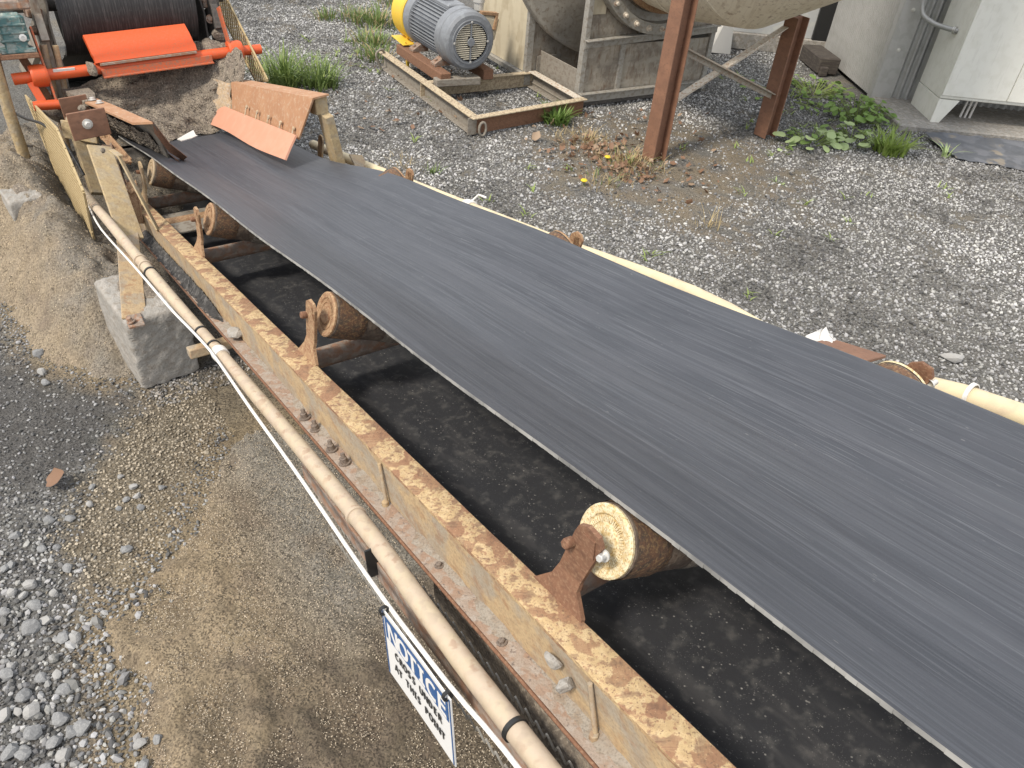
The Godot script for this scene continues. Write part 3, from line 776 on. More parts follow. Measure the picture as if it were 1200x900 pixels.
	# bigger stones one can pick out
	var big := [[-1.72, -1.70, 0.062], [-1.62, -1.53, 0.074], [-1.49, -1.50, 0.051], [-1.45, -1.50, 0.058], [-1.61, -1.35, 0.054], [-1.49, -1.35, 0.043], [-1.44, -1.36, 0.043], [-1.51, -1.28, 0.057], [-1.39, -1.31, 0.049], [-1.45, -1.23, 0.070], [-1.35, -1.21, 0.055], [-1.27, -1.19, 0.058], [-1.53, -1.21, 0.056], [-1.41, -1.16, 0.062], [-1.33, -1.14, 0.054], [-1.28, -1.10, 0.060], [-1.40, -1.09, 0.048], [-1.45, -1.10, 0.055], [-1.06, -1.15, 0.046], [-1.01, -1.17, 0.037], [-1.02, -1.09, 0.039], [-1.48, -1.04, 0.048], [-1.66, -1.62, 0.052], [-1.46, -1.90, 0.031], [-1.53, -2.18, 0.041], [-1.46, -2.25, 0.033], [-1.74, -2.21, 0.033], [-1.70, -2.11, 0.037], [-1.74, -2.03, 0.041], [-1.82, -2.01, 0.041], [-1.57, -2.23, 0.041], [-1.49, -2.12, 0.036], [-1.57, -2.16, 0.032], [-2.34, -2.92, 0.050], [-2.28, -2.84, 0.044], [-2.44, -3.06, 0.052], [-1.65, -2.28, 0.033], [-1.58, -2.11, 0.028]]
	for k in 46:
		var p := Vector2(rng.randf_range(-1.95, -1.25), rng.randf_range(-1.95, -0.85))
		if inside_by(p, SAND) > -0.03: continue
		big.append([p.x, p.y, rng.randf_range(0.030, 0.052)])
	var bm := []
	for i in 6: bm.append(stone_mesh(300 + i, 0.85, true))
	var i := 0
	for s in big:
		var p := Vector2(s[0], s[1])
		var o := part("stone", bm[i % 6], M.stone_pale if i % 3 == 0 else M.stone_grey)
		o.transform = Transform3D(Basis.from_euler(Vector3(rng.randfn(0, 0.25), rng.randf() * TAU, rng.randfn(0, 0.25))).scaled(Vector3.ONE * s[2] * 1.12), Vector3(p.x, ground_y(p) + s[2] * 0.22 + (0.012 if inside_by(p, SAND) > 0 else 0.0), p.y))
		var where := "among the coarse gravel left of the sand patch"
		if s[1] < -2.6: where = "on the dark fines near the sand heap"
		elif s[0] > -1.15: where = "on the edge of the sand patch"
		elif s[1] < -1.95: where = "on the tan pebbles left of the near rail"
		var look := ("large " if s[2] > 0.055 else ("small " if s[2] < 0.04 else "")) + ("pale" if i % 3 == 0 else "grey")
		if where.begins_with("among"):
			where = ["at the left edge of the photo", "midway between left edge and sand patch", "close to the sand patch"][clampi(int((s[0] + 1.75) / 0.16), 0, 2)] + [" near the bottom corner", " in the coarse gravel", " in the finer gravel"][clampi(int((-s[1] - 0.9) / 0.36), 0, 2)]
		tag(o, look + " angular stone lying " + where, "stone", look + " stones " + where)
		i += 1

# ---------------------------------------------------------------- the conveyor
func trough(s: float) -> float:
	return 1.0 - 0.3 * smoothstep(4.4, 5.9, s)

func belt_row(s: float, n := 28) -> Array:                # points across the carrying run at s
	var t := trough(s)
	var row := []
	var half := 0.452
	var k := n / 2
	var dv := half / k
	var sag := 0.0
	if s < 5.1:
		sag = 0.011 * pow(sin(PI * (s - 0.88) / 1.42), 2.0)
	var sides := []
	for e in 2:                              # the far wing lies flatter under the skirtboard
		var tt := t if e == 0 else 1.0 - 0.85 * smoothstep(3.2, 4.7, s)
		var pts := []
		var l := 0.0
		var h := -0.108 - sag
		pts.append(Vector2(l, h))
		for i in k:
			var v := (i + 0.5) * dv
			var a := deg_to_rad(20.5) * tt * smoothstep(0.10, 0.20, v)
			l += cos(a) * dv
			h += sin(a) * dv
			pts.append(Vector2(l, h))
		sides.append(pts)
	for i in range(k, 0, -1):
		row.append(Vector3(s, sides[0][i].y, -sides[0][i].x))
	for q in sides[1]:
		row.append(Vector3(s, q.y, q.x))
	return row

func build_belt():
	var o := thing("conveyor_belt", "long dark grey troughed rubber belt running down to the tail", "conveyor belt", cx())
	var ss := []
	var s := -1.4
	while s < 5.95:
		ss.append(s); s += 0.11
	var b := MB.new()
	b.uv = true
	b.smooth = 1
	var rows := []
	for q in ss: rows.append(belt_row(q))
	var n: int = rows[0].size()
	var T := Vector3(0, -0.008, 0)
	for i in rows.size() - 1:
		for j in n - 1:
			var a = [rows[i][j], rows[i][j + 1], rows[i + 1][j + 1], rows[i + 1][j]]
			var u = [Vector2(ss[i] / 3.0, j / (n - 1.0)), Vector2(ss[i] / 3.0, (j + 1) / (n - 1.0)), Vector2(ss[i + 1] / 3.0, (j + 1) / (n - 1.0)), Vector2(ss[i + 1] / 3.0, j / (n - 1.0))]
			b.st.set_smooth_group(1)
			for k in [0, 1, 2, 0, 2, 3]: b.v(a[k], u[k])
	part("carrying_run", b, M.belt, o)
	# underside and frayed edges
	var e := MB.new()
	var er := RandomNumberGenerator.new()
	er.seed = 4
	for i in rows.size() - 1:
		for j in n - 1:
			e.smooth = 1
			e.quad(rows[i][j] + T, rows[i + 1][j] + T, rows[i + 1][j + 1] + T, rows[i][j + 1] + T, Vector3.DOWN)
	part("underside", e, M.rubber_dark, o)
	var f := MB.new()
	for side in [0, n - 1]:
		var sub := 6
		for i in rows.size() - 1:
			for k in sub:
				var p: Vector3 = rows[i][side].lerp(rows[i + 1][side], float(k) / sub)
				var q: Vector3 = rows[i][side].lerp(rows[i + 1][side], float(k + 1) / sub)
				var sg := -1.0 if side == 0 else 1.0
				var w := Vector3(0, er.randf_range(-0.0005, 0.0005), sg * er.randf_range(0.001, 0.0025))
				f.quad(p + Vector3(0, 0.0006, 0), q + Vector3(0, 0.0006, 0), q + T + w, p + T + w, Vector3(0, 0.3, sg))
	part("frayed_edge", f, M.belt_edge, o)
	# return run under it, dished a little and with one worn groove
	var g := []
	var rs := []
	s = -1.4
	while s < 5.9:
		var row := []
		for j in 31:
			var l := -0.47 + 0.94 * j / 30.0
			var h := -0.455 + 0.012 * sin(s * 2.3) * 0.3 + 0.022 * smoothstep(0.34, 0.47, absf(l)) - 0.007 * exp(-pow((absf(l) - 0.335) / 0.012, 2.0))
			row.append(Vector3(s, h, l))
		g.append(row); rs.append(s)
		s += 0.15
	var r := MB.new()
	r.uv = true
	for i in g.size() - 1:
		for j in 30:
			var a = [g[i][j], g[i][j + 1], g[i + 1][j + 1], g[i + 1][j]]
			r.st.set_smooth_group(1)
			for k in [0, 1, 2, 0, 2, 3]: r.v(a[k], Vector2(a[k].x / 1.3, a[k].z / 1.3))
	var back := MB.new()
	back.sheet(g.map(func(row): return row.map(func(p): return p + Vector3(0, -0.011, 0))), Vector3.DOWN)
	var rr := part("return_run", r, M.return_belt, o)
	part("return_underside", back, M.rubber_dark, rr)
	# the wrap round the tail pulley
	var w := MB.new()
	var gw := []
	for i in 13:
		var a := PI * i / 12.0
		var row := []
		for l in [-0.452, -0.2, 0.2, 0.452]:
			row.append(Vector3(5.9 + sin(a) * 0.172, -0.283 + cos(a) * 0.172, l))
		gw.append(row)
	w.sheet(gw, Vector3.RIGHT)
	part("tail_wrap", w, M.rubber_dark, o)

func build_idler(i: int):
	var s: float = IDLER_S[i]
	var words: Array = [
		["troughing idler with cream yellow roller end nearest the camera", "cream_paint", "rust"],
		["rusty troughing idler with brown roller end, second up from the bottom of the photo", "rust_pale", "rust_pale"],
		["rust stained troughing idler between the second idler and the tail posts", "rust_pale", "rust_pale"],
		["dusty troughing idler beside the tail posts, farthest along the belt", "rail_tan", "rail_tan"]][i]
	var o := thing("troughing_idler", words[0], "idler", cx(s), "troughing idlers under the belt")
	var face: Material = M[words[1]]
	var arm: Material = M[words[2]]
	var R := 0.075
	# base tube across
	var b := MB.new()
	b.tube([Vector3(0.12, -0.292, -0.545), Vector3(0.12, -0.292, 0.545)], 0.036, 14)
	part("base_tube", b, M.tube_grey, o)
	for sg in [-1, 1]:
		# wing roller, tilted up outward
		var ax := Vector3(0, sin(deg_to_rad(20.5)), sg * cos(deg_to_rad(20.5)))
		var tip := Vector3(0, -0.088, -0.462) if sg < 0 else (Vector3(0, -0.074, 0.512) if i < 3 else Vector3(0, -0.185, 0.47))
		var inn := tip - ax * 0.31
		var y := ax
		var x := Vector3(1, 0, 0)
		var xf := Transform3D(Basis(x, y, x.cross(y)), inn)
		var rb := MB.new()
		rb.lathe([Vector2(0.0, 0.0), Vector2(R - 0.006, 0.0), Vector2(R, 0.006), Vector2(R, 0.304), Vector2(R - 0.006, 0.31)], xf, 32)
		var roll := part("wing_roller", rb, M.roller_brown, o)
		var cb := MB.new()
		cb.lathe([Vector2(R - 0.001, 0.308), Vector2(R - 0.001, 0.314), Vector2(R - 0.006, 0.318), Vector2(R - 0.020, 0.316), Vector2(R - 0.024, 0.312), Vector2(0.032, 0.312), Vector2(0.030, 0.318), Vector2(0.0, 0.318)], xf, 32)
		# raised casting marks round the cap
		var mr := RandomNumberGenerator.new()
		mr.seed = 40 + i
		var an := 0.0
		while an < TAU - 0.1:
			var wd := mr.randf_range(0.03, 0.10)
			var c := Vector3(cos(an + wd * 0.5), 0, sin(an + wd * 0.5))
			cb.box(xf * (c * (R - 0.031) + Vector3(0, 0.3135, 0)), Vector3(0.011, 0.003, wd * (R - 0.03)), xf.basis * Basis(c, Vector3.UP, c.cross(Vector3.UP)), 0.0008)
			an += wd + 0.05
		var cap := part("end_cap", cb, face, roll)
		var mud := MB.new()
		mud.lathe([Vector2(R + 0.001, 0.20), Vector2(R + 0.004, 0.22), Vector2(R + 0.002, 0.30)], xf, 24)
		part("grease_band", mud, M.roller_rust, roll)
		var ro := MB.new()
		ro.lathe([Vector2(R + 0.0015, 0.02), Vector2(R + 0.003, 0.03), Vector2(R + 0.003, 0.10), Vector2(R + 0.001, 0.12)], xf, 24)
		part("dust_band", ro, M.cake, roll)
		# bracket: flared foot on the rail, arm up past the roller end
		var br := MB.new()
		var yd := Vector3(0, 0.082, -sg * 0.020).normalized()
		var bxf := Transform3D(Basis(Vector3.RIGHT, yd, Vector3.RIGHT.cross(yd)), Vector3(0.065, -0.262, sg * (0.527 if sg < 0 else 0.577)))
		br.prism([Vector2(-0.080, 0.0), Vector2(0.080, 0.0), Vector2(0.080, 0.012), Vector2(0.030, 0.058), Vector2(0.016, 0.088), Vector2(-0.054, 0.088), Vector2(-0.050, 0.060), Vector2(-0.080, 0.016)], 0.010 * sg, bxf)
		var low := bxf * Vector3(0, 0.087, 0)
		var yd2 := Vector3(0, 0.10, -sg * -0.002).normalized()
		var axf := Transform3D(Basis(Vector3.RIGHT, yd2, Vector3.RIGHT.cross(yd2)), low)
		br.prism([Vector2(-0.054, 0.0), Vector2(0.016, 0.0), Vector2(-0.040, 0.128), Vector2(-0.052, 0.148), Vector2(-0.078, 0.160), Vector2(-0.108, 0.152), Vector2(-0.116, 0.130)], 0.010 * sg, axf)
		br.prism([Vector2(-0.097, 0.095), Vector2(-0.060, 0.095), Vector2(-0.068, 0.140), Vector2(-0.102, 0.140)], 0.0135 * sg, axf)
		var bk := part("bracket", br, arm, o)
		var tb := MB.new()
		tb.bolt(axf * Vector3(-0.030, 0.092, 0.010 * sg), Vector3(0, 0.15, sg), 0.012, 0.020, false)
		part("bolt", tb, M.rust, bk)
		if i == 0:
			var nb := MB.new()
			nb.bolt(axf * Vector3(-0.114, 0.112, 0.0), Vector3(-0.3, 0.25, sg), 0.008, 0.016, true)
			part("grease_fitting", nb, M.zinc, bk)
	if i == 0:
		var pb := MB.new()
		pb.box(Vector3(0.20, -0.075, 0.585), Vector3(0.16, 0.010, 0.13), Basis(Vector3(0, 1, 0), 0.15) * Basis(Vector3(1, 0, 0), 0.25), 0.002)
		pb.bar(Vector3(0.22, -0.08, 0.59), Vector3(0.22, -0.25, 0.57), Vector3(1, 0, 0), 0.05, 0.01)
		part("cover_plate", pb, M.red_oxide, o)
		var rg := MB.new()
		var rgg := []
		for a in 15:
			var row := []
			for c in 11:
				var u := a / 14.0
				var v := c / 10.0
				var ed := sin(u * PI) * sin(v * PI)
				row.append(Vector3(0.235 + 0.11 * u + nz.get_noise_2d(u * 3.0, v * 3.0) * 0.03, -0.125 + 0.055 * pow(maxf(ed, 0.0), 0.5) + absf(nz.get_noise_2d(u * 4.0 + 5.0, v * 6.0)) * 0.05 * ed, 0.54 + 0.11 * v + nz.get_noise_2d(u * 5.0 + 9.0, v * 5.0) * 0.02))
			rgg.append(row)
		rg.sheet(rgg, Vector3.UP, 0.004)
		part("white_rag", rg, M.rag, o)
	# centre roller
	var mb := MB.new()
	mb.tube([Vector3(-0.02, -0.192, -0.165), Vector3(-0.02, -0.192, 0.165)], R, 28)
	part("centre_roller", mb, M.roller_brown, o)

func build_frame():
	var o := thing("belt_conveyor", "yellow painted rusty steel channel rails and legs carrying the belt", "conveyor frame", cx())
	for sg in [-1, 1]:
		var zi: float = sg * 0.527
		var zo: float = sg * 0.600
		var s0 := -1.5
		var s1 := 5.05
		var dh := 0.0
		# top flange in one piece with a slightly wavy top
		var g := []
		var s := s0
		var steps := 66
		for k in steps + 1:
			s = lerpf(s0, s1, float(k) / steps)
			var wv := nz.get_noise_2d(s * 3.0, sg * 5.0) * 0.0025
			g.append([Vector3(s, -0.2512 + wv + dh, zi), Vector3(s, -0.250 + wv + dh, zi + sg * 0.004), Vector3(s, -0.250 + wv + dh, zo - sg * 0.004), Vector3(s, -0.2515 + wv + dh, zo)])
		var t := MB.new()
		t.sheet(g, Vector3.UP, 0.009, 1)
		var rail := part("top_flange", t, M.yellow_rust, o)
		var w := MB.new()
		w.box(Vector3((s0 + s1) / 2, -0.3215 + dh, zo - sg * 0.006), Vector3(s1 - s0, 0.122, 0.008), Basis.IDENTITY, 0.002)
		part("web", w, M.rail_tan, o)
		var lf := MB.new()
		lf.box(Vector3((s0 + s1) / 2, -0.3870 + dh, zo + sg * 0.019), Vector3(s1 - s0, 0.009, 0.060), Basis.IDENTITY, 0.003)
		var low := part("lower_flange", lf, M.dusty_steel, o)
		if sg < 0:
			var lip := MB.new()
			lip.tube([Vector3(s0, -0.3845, zo - 0.048), Vector3(s1, -0.3845, zo - 0.048)], 0.0045, 6)
			part("flange_lip", lip, M.rust, low)
			# four clustered bolts, then odd ones
			for q in [[2.17, -0.622], [2.08, -0.620], [1.94, -0.625], [1.85, -0.622], [1.30, -0.615], [1.01, -0.625]]:
				var bb := MB.new()
				bb.bolt(Vector3(q[0], -0.3825, q[1]), Vector3(0.05, 1, -0.1), 0.012 if q[0] > 1.8 else 0.008, 0.018 if q[0] > 1.8 else 0.008)
				if q[0] > 1.8: bb.tube([Vector3(q[0], -0.366, q[1]), Vector3(q[0] + 0.004, -0.348, q[1] - 0.002)], 0.007, 8)
				part("bolt", bb, M.bolt, low)
			# upright stiffener rods welded against the web
			for q in [1.62, 0.74]:
				var sb := MB.new()
				sb.tube([Vector3(q, -0.262, zo - 0.006), Vector3(q - 0.025, -0.375, zo - 0.010)], 0.0055, 8)
				sb.bolt(Vector3(q - 0.025, -0.382, zo - 0.014), Vector3(0, 1, 0), 0.010, 0.014, false)
				part("weld_rod", sb, M.rail_tan, o)
			# clump of old grout by the bottom edge of the picture
			var lump := part("grout_lump", stone_mesh(77, 0.9, true), M.concrete, low)
			lump.transform = Transform3D(Basis.from_euler(Vector3(0.2, 0.4, 0.1)).scaled(Vector3(0.055, 0.045, 0.03)), Vector3(0.84, -0.290, zo - 0.014))
			var lump2 := part("grout_lump", stone_mesh(78, 0.9, true), M.concrete, low)
			lump2.transform = Transform3D(Basis.from_euler(Vector3(0.5, 1.4, 0.1)).scaled(Vector3(0.045, 0.045, 0.04)), Vector3(0.795, -0.310, zo - 0.020))
			# dust settled along the foot of the web
			var dg := []
			for k in 200:
				var ss := lerpf(-0.8, 3.1, k / 199.0)
				var row := []
				var am := smoothstep(-0.25, 0.35, nz.get_noise_1d(ss * 4.0))
				for j in 6:
					var jj := j / 5.0
					row.append(Vector3(ss, -0.3850 + am * 0.016 * pow(1.0 - jj, 1.4) + nz.get_noise_2d(ss * 40.0, j * 7.0) * 0.004 * am, lerpf(zo + 0.004, zo - 0.012 - 0.026 * am, jj)))
				dg.append(row)
			var dm := MB.new()
			dm.sheet(dg, Vector3.UP)
			part("settled_dust", dm, M.dust, low).set_meta("kind", "stuff")
			# black grit lying in the channel near the tail
			var gg := []
			for k in 90:
				var ss := lerpf(3.05, 4.75, k / 89.0)
				var row := []
				for j in 6:
					var jj := j / 5.0
					var am := smoothstep(3.05, 3.4, ss) * smoothstep(4.75, 4.6, ss)
					row.append(Vector3(ss, -0.3845 + am * (0.006 + 0.040 * pow(1.0 - jj, 1.3)) + nz.get_noise_2d(ss * 30.0, j * 5.0) * 0.016 * am - 0.004, lerpf(zo - 0.005, zo - 0.046 + 0.015 * nz.get_noise_1d(ss * 9.0), jj)))
				gg.append(row)
			var gm := MB.new()
			gm.sheet(gg, Vector3.UP)
			var gr := part("grit", gm, M.black_grit, low)
			gr.set_meta("kind", "stuff")
	# cross tubes between the two rails
	for s in [4.42]:
		var b := MB.new()
		b.tube([Vector3(s, -0.29, -0.55), Vector3(s, -0.29, 0.55)], 0.036, 14)
		part("cross_tube", b, M.rust_pale, o)
	# grey flat plates across the frame near the tail
	for q in [[4.35, 0.16, -0.29], [4.70, 0.10, -0.33]]:
		var b := MB.new()
		b.box(Vector3(q[0], q[2], 0), Vector3(q[1], 0.012, 1.05), Basis(Vector3(0, 0, 1), 0.18), 0.003)
		part("cross_plate", b, M.skid_grey, o)
	# splayed legs down to the blocks
	for sg in [-1, 1]:
		var b := MB.new()
		var top := Vector3(4.62, -0.13, sg * 0.695)
		var foot := Vector3(3.735, -0.505, sg * 0.874)
		if sg < 0:
			b.bar(Vector3(4.86, 0.085, -0.690), Vector3(4.34, -0.30, -0.720), Vector3(0.5, 0, 1), 0.125, 0.014)
			part("leg", b, M.wood_yellow, o)
			var b2 := MB.new()
			b2.bar(Vector3(4.40, -0.27, -0.722), foot, Vector3(0.5, 0, 1), 0.105, 0.012)
			part("leg", b2, M.rail_tan, o)
			var b3 := MB.new()
			b3.bar(foot + Vector3(0.02, 0.012, 0.0), foot + Vector3(-0.075, -0.012, -0.005), Vector3(0, 0, 1), 0.07, 0.014)
			b3.bolt(foot + Vector3(-0.045, 0.006, -0.02), Vector3(0, 1, -0.3), 0.013, 0.02)
			part("leg_foot", b3, M.tube_grey, o)
		else:
			b.bar(top, Vector3(3.9, -0.80, 0.70), Vector3(0.5, 0, 1), 0.10, 0.012)
			part("leg", b, M.rail_tan, o)
	# short L bar beside the leg and the stub at the end of the rail
	var lb := MB.new()
	lb.bar(Vector3(4.47, 0.085, -0.655), Vector3(4.22, -0.26, -0.600), Vector3(1, 0, 0.3), 0.055, 0.008)
	lb.bar(Vector3(4.66, 0.09, -0.66), Vector3(4.46, 0.09, -0.652), Vector3(0, 0, 1), 0.03, 0.010)
	part("corner_bar", lb, M.wood_yellow, o)
	# bracket that carries the guard pipe
	var br := MB.new()
	br.box(Vector3(3.02, -0.428, -0.68), Vector3(0.05, 0.04, 0.22), Basis.IDENTITY, 0.004)
	part("pipe_bracket", br, M.rail_tan, o)
	var st := part("bracket_grout", stone_mesh(81, 0.8, true), M.concrete, o)
	st.transform = Transform3D(Basis.from_euler(Vector3(0.2, 0.3, 0)).scaled(Vector3(0.10, 0.07, 0.08)), Vector3(2.93, -0.355, -0.615))
	# expanded mesh skirt under the near rail
	var mesh_guard := MB.new()
	var pitch := 0.036
	for r in 5:
		var k := 0
		var s := 0.1
		while s < 1.75:
			var h0 := -0.395 - r * 0.034
			var up := (k + r) % 2 == 0
			var a := Vector3(s, h0 - (0.0 if up else 0.034), -0.632 - r * 0.022 - (0.006 if up else 0.0))
			var c := Vector3(s + pitch * 0.5, h0 - (0.034 if up else 0.0), -0.632 - r * 0.022 - (0.0 if up else 0.006))
			mesh_guard.bar(a, c, Vector3(0, 0, 1), 0.004, 0.005, 0.0005)
			s += pitch * 0.5
			k += 1
	var mg := part("mesh_guard", mesh_guard, M.fan_rib, o)
	mg.set_meta("kind", "stuff")
	# caked dust clinging below the rail
	var cg := []
	for k in 60:
		var s := lerpf(-1.2, 1.35, k / 59.0)
		var row := []
		for j in 7:
			var t := j / 6.0
			row.append(Vector3(s, lerpf(-0.388, -0.60, t) + nz.get_noise_2d(s * 14.0, t * 20.0) * 0.012, -0.610 - 0.075 * sin(t * PI * 0.6) * smoothstep(1.15, 0.6, s) + nz.get_noise_2d(s * 22.0, t * 30.0 + 9.0) * 0.012))
		cg.append(row)
	var cm := MB.new()
	cm.sheet(cg, Vector3(0, 0, -1))
	part("caked_dust", cm, M.cake, o)
	# tail pulley
	var tp := MB.new()
	tp.tube([Vector3(5.9, -0.283, -0.43), Vector3(5.9, -0.283, 0.43)], 0.155, 28)
	tp.tube([Vector3(5.9, -0.283, -0.56), Vector3(5.9, -0.283, 0.56)], 0.03, 12)
	part("tail_pulley", tp, M.dark_steel, o)

func curve_pts(pts: Array, n: int) -> Array:
	var c := Curve3D.new()
	for i in pts.size():
		var a: Vector3 = pts[maxi(i - 1, 0)]
		var b: Vector3 = pts[mini(i + 1, pts.size() - 1)]
		c.add_point(pts[i], (a - b) / 6.0, (b - a) / 6.0)
	var out := []
	for i in n + 1:
		out.append(c.sample(minf(float(i) / n * (pts.size() - 1), pts.size() - 1.001), 0.0) if false else c.sample_baked(c.get_baked_length() * i / n, true))
	return out

func tie_ring(b: MB, at: Vector3, d: Vector3, r: float, t := 0.004):
	var y := d.normalized()
	var x := Vector3.UP if absf(y.y) < 0.9 else Vector3.RIGHT
	x = (x - y * x.dot(y)).normalized()
	b.lathe([Vector2(r, -0.006), Vector2(r + t, -0.005), Vector2(r + t, 0.005), Vector2(r, 0.006)], Transform3D(Basis(x, y, x.cross(y)), at), 20)

func build_guard_pipes():
	var o := thing("guard_pipe", "peach and cream painted pipe rail along the near side of the frame", "pipe rail", cx(), "pipe rails along the conveyor")
	var pts := curve_pts([Vector3(5.25, -0.20, -0.811), Vector3(4.45, -0.205, -0.800), Vector3(3.72, -0.245, -0.779), Vector3(3.2, -0.34, -0.732), Vector3(2.85, -0.375, -0.711), Vector3(2.1, -0.38, -0.699), Vector3(1.53, -0.38, -0.700), Vector3(1.10, -0.38, -0.717), Vector3(0.73, -0.38, -0.725), Vector3(-1.2, -0.38, -0.75)], 90)
	var at := func(s: float) -> int:
		var k := 1
		while k < pts.size() - 2 and pts[k].x > s: k += 1
		return k
	var b := MB.new()
	b.tube(pts, 0.0240, 18)
	part("pipe", b, M.pipe_paint, o)
	for q in [[1.62, 0.0045], [3.78, 0.006], [3.70, 0.006]]:
		var sl := MB.new()
		var kk: int = at.call(q[0])
		tie_ring(sl, pts[kk], pts[kk - 1] - pts[kk + 1], 0.0236, q[1])
		part("pipe_coupling", sl, M.pipe_paint, o)
	for q in [3.60, 3.10, 2.90, 0.84]:
		var t := MB.new()
		var kk: int = at.call(q)
		tie_ring(t, pts[kk], pts[kk - 1] - pts[kk + 1], 0.024)
		part("tie", t, M.plastic_black, o)
	var rag := MB.new()
	for k in 4: tie_ring(rag, Vector3(2.80 + k * 0.011, -0.377, -0.710), Vector3(1, 0.2 - 0.1 * k, 0.1 * k - 0.15), 0.024, 0.007)
	part("cord_knot", rag, M.cord, o)
	# weathered flat bar hanging just under the pipe
	var fb := MB.new()
	fb.bar(Vector3(2.0, -0.455, -0.704), Vector3(-1.0, -0.455, -0.752), Vector3(0, 1, 0), 0.062, 0.008)
	part("backing_bar", fb, M.tube_grey, o)
	for q in [[1.45, -0.712], [0.6, -0.732]]:
		var t := MB.new()
		t.box(Vector3(q[0], -0.42, q[1]), Vector3(0.006, 0.09, 0.062), Basis.IDENTITY, 0.002)
		part("strap", t, M.plastic_black, o)
	# far pipe
	var f := thing("guard_pipe", "cream painted pipe rail along the far side beyond the belt", "pipe rail", cx(), "pipe rails along the conveyor")
	var fp := curve_pts([Vector3(5.5, -0.205, 0.75), Vector3(4.2, -0.205, 0.75), Vector3(3.4, -0.203, 0.75), Vector3(2.6, -0.198, 0.75), Vector3(1.75, -0.185, 0.75), Vector3(1.15, -0.255, 0.75), Vector3(0.76, -0.160, 0.752), Vector3(-1.2, -0.13, 0.76)], 40)
	var fm := MB.new()
	fm.tube(fp, 0.031, 16)
	part("pipe", fm, M.pipe_paint_pale, f)
	for q in [4.28, 3.36, 0.80]:
		var t := MB.new()
		tie_ring(t, Vector3(q, -0.2 if q > 1 else -0.154, 0.75), Vector3(1, 0, 0), 0.031, 0.004)
		part("tie", t, M.plastic_black if q > 4 else M.cord, f)
	var kn := MB.new()
	for k in 4: tie_ring(kn, Vector3(3.34 + k * 0.012, -0.2, 0.75), Vector3(1, 0.2 - 0.1 * k, 0.1 * k), 0.031, 0.008)
	kn.tube([Vector3(3.36, -0.17, 0.77), Vector3(3.34, -0.14, 0.80), Vector3(3.30, -0.15, 0.82)], 0.006, 6)
	part("cord_knot", kn, M.cord, f)
	# pull cord
	var c := thing("pull_cord", "thin white pull cord strung beside the near pipe rail", "cord", cx())
	var cp := curve_pts([Vector3(4.92, -0.23, -0.82), Vector3(4.48, -0.26, -0.833), Vector3(3.73, -0.26, -0.813), Vector3(3.2, -0.32, -0.775), Vector3(2.84, -0.352, -0.743), Vector3(2.3, -0.366, -0.752), Vector3(1.87, -0.372, -0.759), Vector3(1.34, -0.383, -0.773), Vector3(0.95, -0.368, -0.778), Vector3(0.60, -0.362, -0.771), Vector3(-1.0, -0.36, -0.79)], 90)
	var cm := MB.new()
	cm.tube(cp, 0.0055, 8)
	part("cord", cm, M.cord, c)

func text_mesh(t: String, size: float, m: Material, parent: Node, xf: Transform3D, called: String, bold := true):
	var tm := TextMesh.new()
	var f := SystemFont.new()
	f.font_names = PackedStringArray(["Droid Sans"])
	f.font_weight = 700 if bold else 400
	tm.font = f
	tm.text = t
	tm.font_size = 64
	tm.pixel_size = size / 64.0
	tm.depth = 0.0006
	var o := part(called, tm, m, parent)
	o.transform = xf
	return o

